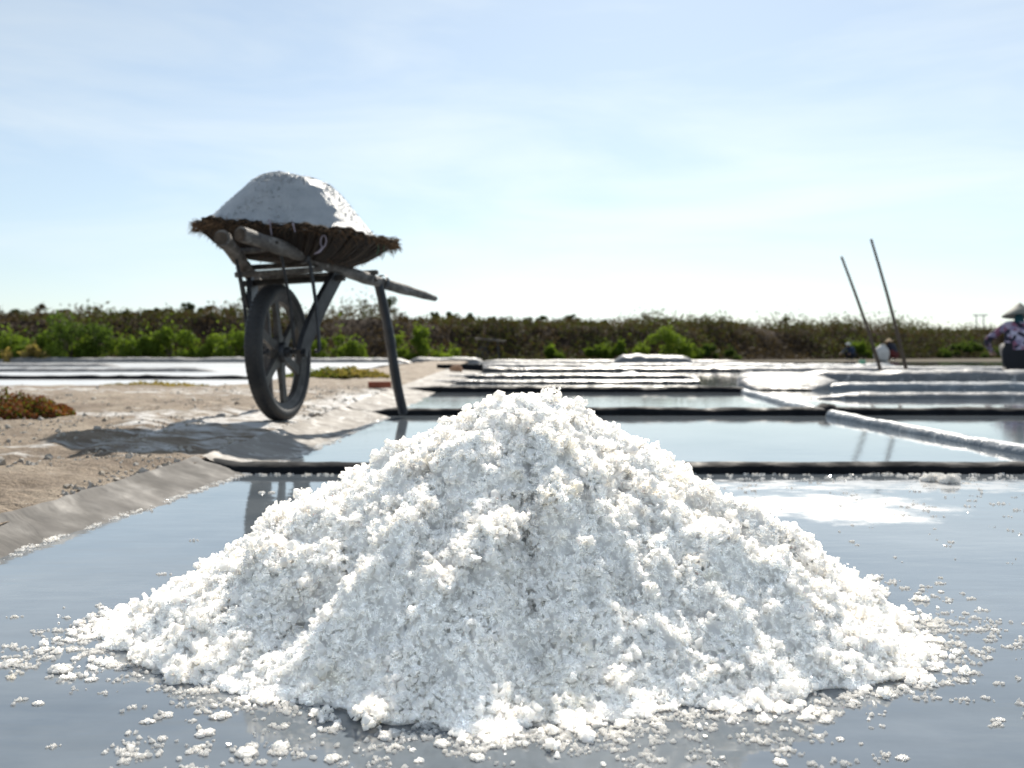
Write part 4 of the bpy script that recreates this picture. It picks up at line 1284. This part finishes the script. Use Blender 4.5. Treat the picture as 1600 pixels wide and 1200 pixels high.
GT = 'far trees showing over the embankment'
TR = [  # px, py_top, crown half width px, Y, label
    (18, 478, 22, 60, 'dark rounded treetop at the photo edge above the dike'),
    (62, 472, 12, 62, 'thin bare treetop above the leftmost shrubs'),
    (100, 482, 9, 64, 'small wispy treetop above the tallest shrub'),
    (196, 484, 9, 70, 'small dark treetop over the middle of the shrub row'),
    (238, 480, 10, 75, 'pointed dark treetop left of the wider pair'),
    (262, 481, 11, 76, 'rounded dark treetop between pointed and tall ones'),
    (295, 472, 11, 78, 'tallest pointed treetop left of the wheel'),
    (320, 475, 14, 78, 'spreading treetop with gaps left of the wheel'),
    (360, 480, 16, 78, 'broad low treetop touching the tyre edge'),
    (606, 462, 17, 66, 'loose tall tree behind the wheelbarrow leg'),
    (680, 486, 8, 95, 'small cone shaped treetop right of the handle end'),
    (703, 485, 7, 96, 'narrow cone shaped treetop, second from the handle end'),
    (735, 489, 11, 98, 'rounded treetop, third from the handle end'),
    (768, 494, 10, 100, 'low treetop above the empty wheelbarrow'),
    (818, 493, 14, 102, 'low broad treetop directly above the pile peak'),
    (846, 493, 15, 104, 'broad treetop right of the one above the peak'),
    (893, 490, 13, 106, 'umbrella shaped treetop standing alone over the dike'),
    (920, 500, 7, 108, 'tiny treetop right of the umbrella shaped one'),
    (945, 499, 10, 108, 'small rounded treetop, second right of umbrella shape'),
    (984, 498, 12, 110, 'rounded treetop above the tall grey mound'),
    (1228, 494, 7, 80, 'single thin sapling leaning on the dike top')]
for i, (px, pt, hw, Y, lb) in enumerate(TR):
    r = np.random.default_rng(500 + i)
    X0 = at(px, Y); top = CAM_H + (548 - pt) * Y / 1555.0; w = hw * Y / 1555.0
    ch = w * (1.15 if i not in (6, 9, 10, 11) else 1.9)
    t = thing('tree', lb, 'tree', (X0, Y, -.06), 0, GT)
    zc = top - ch * .5
    blobs = [(r.uniform(-.6, .6) * w, r.uniform(-.6, .6) * w, zc + r.uniform(-.45, .35) * ch, w * r.uniform(.28, .48), w * .4, ch * r.uniform(.16, .26)) for _ in range(9)]
    n = 1300 if i not in (1, 2, 20) else 300
    V, F = leaves(blob_points(n, blobs, r), r.uniform(.05, .10, n) * (Y / 85) * 1.1, r, .55, .1)
    link('crown', np_mesh('crown', V, F), M_TREE if i not in (1, 2) else M_BRUSH, t)
    m = MB().tube([(0, 0, 0), (.04 * w, 0, zc * .6), (.0, 0, zc + ch * .2)], [.10, .075, .03], 7)
    for b in blobs[:6]: m.tube([(0, 0, zc - ch * .35), (b[0] * .6, b[1] * .6, (b[2] + zc) / 2 - .05), (b[0], b[1], b[2])], [.045, .03, .012], 5)
    m.build('trunk', M_BARK, t)

# power line frame far to the right
M_CONC = simple('concrete_post', (.42, .42, .41), .8, .15, 4, .1)
pp = thing('utility_pole', 'distant double utility pole with crossarm left of hatted person', 'utility pole', (at(1531, 170), 170, -.06))
for sx in (-.62, .62):
    MB().tube([(sx, 0, 0), (sx, 0, 6.7)], [.14, .09], 10).build('post', M_CONC, pp, True)
MB().box((2.5, .14, .14), (0, -.05, 6.45), None, .01).build('crossarm', M_CONC, pp)
for sx in (-1.1, 0, 1.1):
    MB().lathe([(0, 6.52), (.07, 6.52), (.04, 6.6), (.07, 6.66), (.03, 6.78), (0, 6.8)], 10, Matrix.Translation((sx, -.05, 0))).build('insulator', M_CONC, pp, True)

# ------------------------------------------------------------------ leaning poles
M_BAMBOO = simple('bamboo_pole', (.10, .07, .048), .7, .3, 3, 0)
for (b, t, r0, lb) in (((5.39, 14.5, .02), (4.78, 14.45, 1.745), .027, 'shorter brown wooden pole leaning left against the sky'), ((5.76, 14.5, .02), (5.20, 14.42, 1.995), .028, 'taller brown wooden pole leaning left against the sky')):
    b, t = Vector(b), Vector(t)
    pts = [lerp(b, t, k / 12) + Vector((.02 * math.sin(k / 12 * math.pi), 0, 0)) for k in range(13)]
    rs = [r0 * (1 - .38 * k / 12) for k in range(13)]
    o = MB().tube([p - b for p in pts], rs, 10).build('wooden_pole', M_BAMBOO, smooth=True)
    o.location = b
    tag(o, lb, 'pole')

# ------------------------------------------------------------------ people
M_SKIN = simple('skin', (.30, .17, .11), .55, .15, 10, 0)
def mat_floral():
    m, nt, p = new_mat('floral_shirt')
    v = N(nt, 'ShaderNodeTexVoronoi', {'Scale': 17.0})
    nt.links.new(coord(nt), v.inputs['Vector'])
    sp = N(nt, 'ShaderNodeSeparateColor'); nt.links.new(v.outputs['Color'], sp.inputs[0])
    nt.links.new(ramp(nt, sp.outputs[0], [(.0, (.015, .013, .025)), (.42, (.03, .025, .05)), (.46, (.22, .18, .30)), (.7, (.50, .46, .58)), (.86, (.26, .10, .16))]), p.inputs['Base Color'])
    p.inputs['Roughness'].default_value = .8
    return m
M_FLORAL = mat_floral()
M_NAVY = simple('navy_cloth', (.012, .016, .034), .8, .3, 8, .2)
M_BLACKCLOTH = simple('black_trousers', (.010, .011, .016), .8, .3, 8, .2)
M_REDCLOTH = simple('dark_red_cloth', (.10, .012, .012), .8, .3, 8, .2)
M_TEAL = simple('teal_scarf', (.03, .13, .16), .8, .3, 8, .2)
M_PALMHAT = simple('palm_leaf_hat', (.21, .21, .18), .7, .2, 12, .3)
M_STRAW = simple('straw_hat', (.52, .36, .20), .75, .25, 14, .3)
M_WHITEHAT = simple('white_hat', (.55, .57, .56), .75, .15, 14, .2)
M_BLUE = simple('blue_cloth', (.022, .045, .11), .8, .3, 8, .2)
M_BOOT = simple('rubber_boot', (.015, .015, .017), .4, .2, 8, .1)

def person(label, loc, rz, mats, hat, lean=0.0, scale=1.0, raise_arm=0.0):
    """squatting figure facing local +Y; mats = shirt, trousers, boots, scarf"""
    J = {}
    E = []
    def j(n, p, r): J[n] = (Vector(p), r)
    f = lean
    j('pelvis', (0, 0, .30), (.19, .16)); j('spine', (0, .06 + f * .3, .46), (.19, .15)); j('chest', (0, .12 + f * .6, .59), (.195, .14))
    j('neck', (0, .18 + f, .70), (.07, .07)); j('jaw', (0, .215 + f * 1.1, .735), (.068, .072)); j('head', (0, .22 + f * 1.15, .785), (.078, .088)); j('crown', (0, .215 + f * 1.15, .855), (.05, .055))
    j('nose', (0, .315 + f * 1.15, .765), (.014, .014))
    j('seat', (0, .02, .13), (.20, .18))
    E += [('pelvis', 'seat'), ('pelvis', 'spine'), ('spine', 'chest'), ('chest', 'neck'), ('neck', 'jaw'), ('jaw', 'head'), ('head', 'crown'), ('head', 'nose')]
    for s, n in ((-1, 'l'), (1, 'r')):
        j('sh' + n, (s * .165, .13 + f * .7, .675), (.068, .062)); j('el' + n, (s * (.385 + raise_arm * .05), .20 + f * .8, .475), (.048, .045)); j('wr' + n, (s * .33, .44 + f, .35), (.030, .028)); j('pm' + n, (s * .315, .50 + f, .325), (.036, .020))
        E += [('chest', 'sh' + n), ('sh' + n, 'el' + n), ('el' + n, 'wr' + n), ('wr' + n, 'pm' + n)]
        for k in range(4):
            a = (k - 1.5)
            ln = (.040, .048, .046, .036)[k]
            j('f%d%s' % (k, n), (s * .315 + a * .017, .535 + f, .305), (.0085, .0085)); j('g%d%s' % (k, n), (s * .315 + a * .019, .535 + ln * .8 + f, .305 - ln * .7), (.0075, .0075))
            E += [('pm' + n, 'f%d%s' % (k, n)), ('f%d%s' % (k, n), 'g%d%s' % (k, n))]
        j('t0' + n, (s * .315 - s * .040, .495 + f, .312), (.010, .010)); j('t1' + n, (s * .315 - s * .055, .53 + f, .295), (.008, .008))
        E += [('pm' + n, 't0' + n), ('t0' + n, 't1' + n)]
        j('hp' + n, (s * .13, .01, .26), (.15, .14)); j('kn' + n, (s * .165, .40, .43), (.075, .072)); j('an' + n, (s * .150, .13, .085), (.045, .048)); j('hl' + n, (s * .150, .10, .04), (.042, .040)); j('to' + n, (s * .20, .33, .03), (.042, .028))
        E += [('pelvis', 'hp' + n), ('hp' + n, 'kn' + n), ('kn' + n, 'an' + n), ('an' + n, 'hl' + n), ('hl' + n, 'to' + n)]
    names = list(J); ix = {n: i for i, n in enumerate(names)}
    me = bpy.data.meshes.new('person')
    me.from_pydata([J[n][0] for n in names], [(ix[a], ix[b]) for a, b in E], [])
    tmp = bpy.data.objects.new('person_tmp', me); COL.objects.link(tmp)
    tmp.modifiers.new('skin', 'SKIN')
    ssf = tmp.modifiers.new('sub', 'SUBSURF'); ssf.levels = 2; ssf.render_levels = 2
    if not me.skin_vertices:
        bpy.context.view_layer.objects.active = tmp
        bpy.ops.object.skin_root_mark() if False else None
    sv_ = me.skin_vertices[0].data
    for i, n in enumerate(names):
        sv_[i].radius = J[n][1]; sv_[i].use_root = (n == 'pelvis')
    dg = bpy.context.evaluated_depsgraph_get(); dg.update()
    body = bpy.data.meshes.new_from_object(tmp.evaluated_get(dg))
    bpy.data.objects.remove(tmp)
    for m in (mats[0], mats[1], M_SKIN, mats[2], mats[3]): body.materials.append(m)
    segs = [(J[a][0], J[b][0], a, b) for a, b in E]
    def slot(a, b):
        if b in ('neck', 'jaw', 'crown', 'head'): return 4
        if b == 'nose': return 2
        if b[:2] in ('pm', 't0', 't1') or b[0] in 'fg' : return 2
        if b[:2] in ('hp', 'kn', 'an') or b == 'seat': return 1
        if b[:2] in ('hl', 'to'): return 3
        return 0
    for pol in body.polygons:
        c = pol.center; best = (9, 0)
        for (p, q, a, b) in segs:
            dq = q - p; t = max(0, min(1, (c - p).dot(dq) / dq.length_squared))
            dd = (c - (p + dq * t)).length
            if dd < best[0]: best = (dd, slot(a, b))
        pol.material_index = best[1]; pol.use_smooth = True
        hp = J['head'][0]
        if (c - hp).length < .13 and c.y > hp.y + .045 and c.z < hp.z + .04 and c.z > hp.z - .09: pol.material_index = 2
    t = link('person', body, [])
    t.location = loc; t.rotation_euler = (0, 0, rz); t.scale = (scale,) * 3
    tag(t, label, 'person')
    hp = J['head'][0]
    for sx in (-.032, .032):
        MB().lathe([(0, -.008), (.008, -.005), (.010, 0), (.008, .005), (0, .008)], 8, Matrix.Translation(hp + Vector((sx, .083, .0)))).build('eye', M_BOOT, t, True)
    MB().box((.05, .012, .010), hp + Vector((0, .078, -.062)), None, .003).build('mouth', M_REDCLOTH, t)
    if hat == 'cone':
        prof = [(.0, .178), (.012, .175), (.06, .132), (.12, .076), (.21, -.006), (.212, -.012), (.205, -.010), (.115, .068), (.05, .128), (0, .165)]
        mt = M_PALMHAT
    elif hat == 'straw':
        prof = [(0, .125), (.05, .122), (.085, .100), (.095, .06), (.10, .045), (.16, .030), (.215, .018), (.217, .012), (.16, .022), (.10, .036), (.085, .05), (0, .11)]
        mt = M_STRAW
    else:
        prof = [(0, .13), (.06, .125), (.10, .09), (.112, .045), (.15, .020), (.152, .014), (.11, .035), (0, .115)]
        mt = M_WHITEHAT
    hm = Matrix.Translation(hp + Vector((0, .0, .025))) @ Matrix.Rotation(rad(-8), 4, 'X')
    ho = MB().lathe(prof, 32, hm).build('hat', mt, t, True)
    return t
person('squatting person in conical hat and dark floral shirt, seen from behind', (7.40, 14.5, -.02), rad(-25), (M_FLORAL, M_BLACKCLOTH, M_BOOT, M_TEAL), 'cone', .02, 1.13, .2)
person('distant person in straw hat and navy shirt beside pale sack', (at(1398, 40), 40, -.03), rad(35), (M_NAVY, M_REDCLOTH, M_BOOT, M_NAVY), 'straw', .05, .95)
person('distant person in white hat and blue clothes near green bush', (at(1331, 44), 44, -.03), rad(120), (M_BLUE, M_NAVY, M_BOOT, M_NAVY), 'white', .05, .82)

# pale sack and green bucket near the far workers
r = np.random.default_rng(3)
m = MB(); P = [(0, 0), (.20, 0), (.27, .06), (.29, .22), (.27, .40), (.22, .52), (.12, .60), (.09, .63), (.11, .68), (.0, .66)]
m.lathe(P, 20)
m.v = [(x * (1 + .05 * math.sin(z * 17 + x * 9)), y * (1 + .05 * math.sin(z * 13)), z) for x, y, z in m.v]
sk = m.build('sack', simple('white_sack', (.66, .64, .62), .7, .2, 10, .4), smooth=True)
sk.location = (at(1376, 39), 39, -.04); sk.rotation_euler = (0, rad(8), 0)
tag(sk, 'bulging pale sack standing beside the straw hat worker', 'sack')
bu = thing('bucket', 'small pale green bucket on the ridge between the two workers', 'bucket', (at(1353, 20.4), 20.62, .095))
MB().lathe([(0, 0), (.050, 0), (.068, .09), (.072, .092), (.066, .092), (.049, .005), (0, .005)], 20).build('bucket_body', simple('green_plastic', (.30, .62, .40), .4, .1, 5, 0), bu, True)
MB().tube([(.068 * math.cos(a), 0, .085 + .045 * math.sin(a)) for a in np.linspace(0, math.pi, 9)], .003, 5).build('handle', M_METAL, bu, True)

# ------------------------------------------------------------------ the empty wheelbarrow far away
fb = thing('wheelbarrow', 'empty distant wheelbarrow with bare flat deck before the dike', 'wheelbarrow', (at(765, 38), 38, -.02))
for sy in (-.18, .18):
    MB().tube([(-.55, sy * .6, .86), (0, sy, .80), (.62, sy * 1.5, .76)], [.03, .03, .02], 8).build('handle', M_WOOD, fb, True)
MB().box((.66, .44, .04), (-.02, 0, .84), Matrix.Rotation(.06, 3, 'Y'), .008).build('deck', M_WOOD, fb)
wf = MB().lathe([(.22, -.025), (.26, -.02), (.275, 0), (.26, .02), (.22, .025)], 32, Matrix.Translation((-.28, 0, .275)) @ Matrix.Rotation(rad(60), 4, 'Z'), True, 'X').build('wheel', M_RUBBER, fb, True)
for k in range(3):
    a = k * math.pi / 3
    dv = Matrix.Rotation(rad(60), 3, 'Z') @ Vector((0, math.cos(a) * .22, math.sin(a) * .22))
    c = Vector((-.28, 0, .275))
    MB().tube([c - dv, c + dv], .014, 6).build('spoke', M_RIM, wf, True)
for sy in (-.12, .12):
    MB().tube([(.02, sy, .80), (-.28, sy * .6, .275)], .022, 7).build('fork', M_METAL, fb, True)
    MB().tube([(.30, sy * 1.6, .78), (.36, sy * 2.2, .02)], .022, 7).build('leg', M_LEG, fb, True)
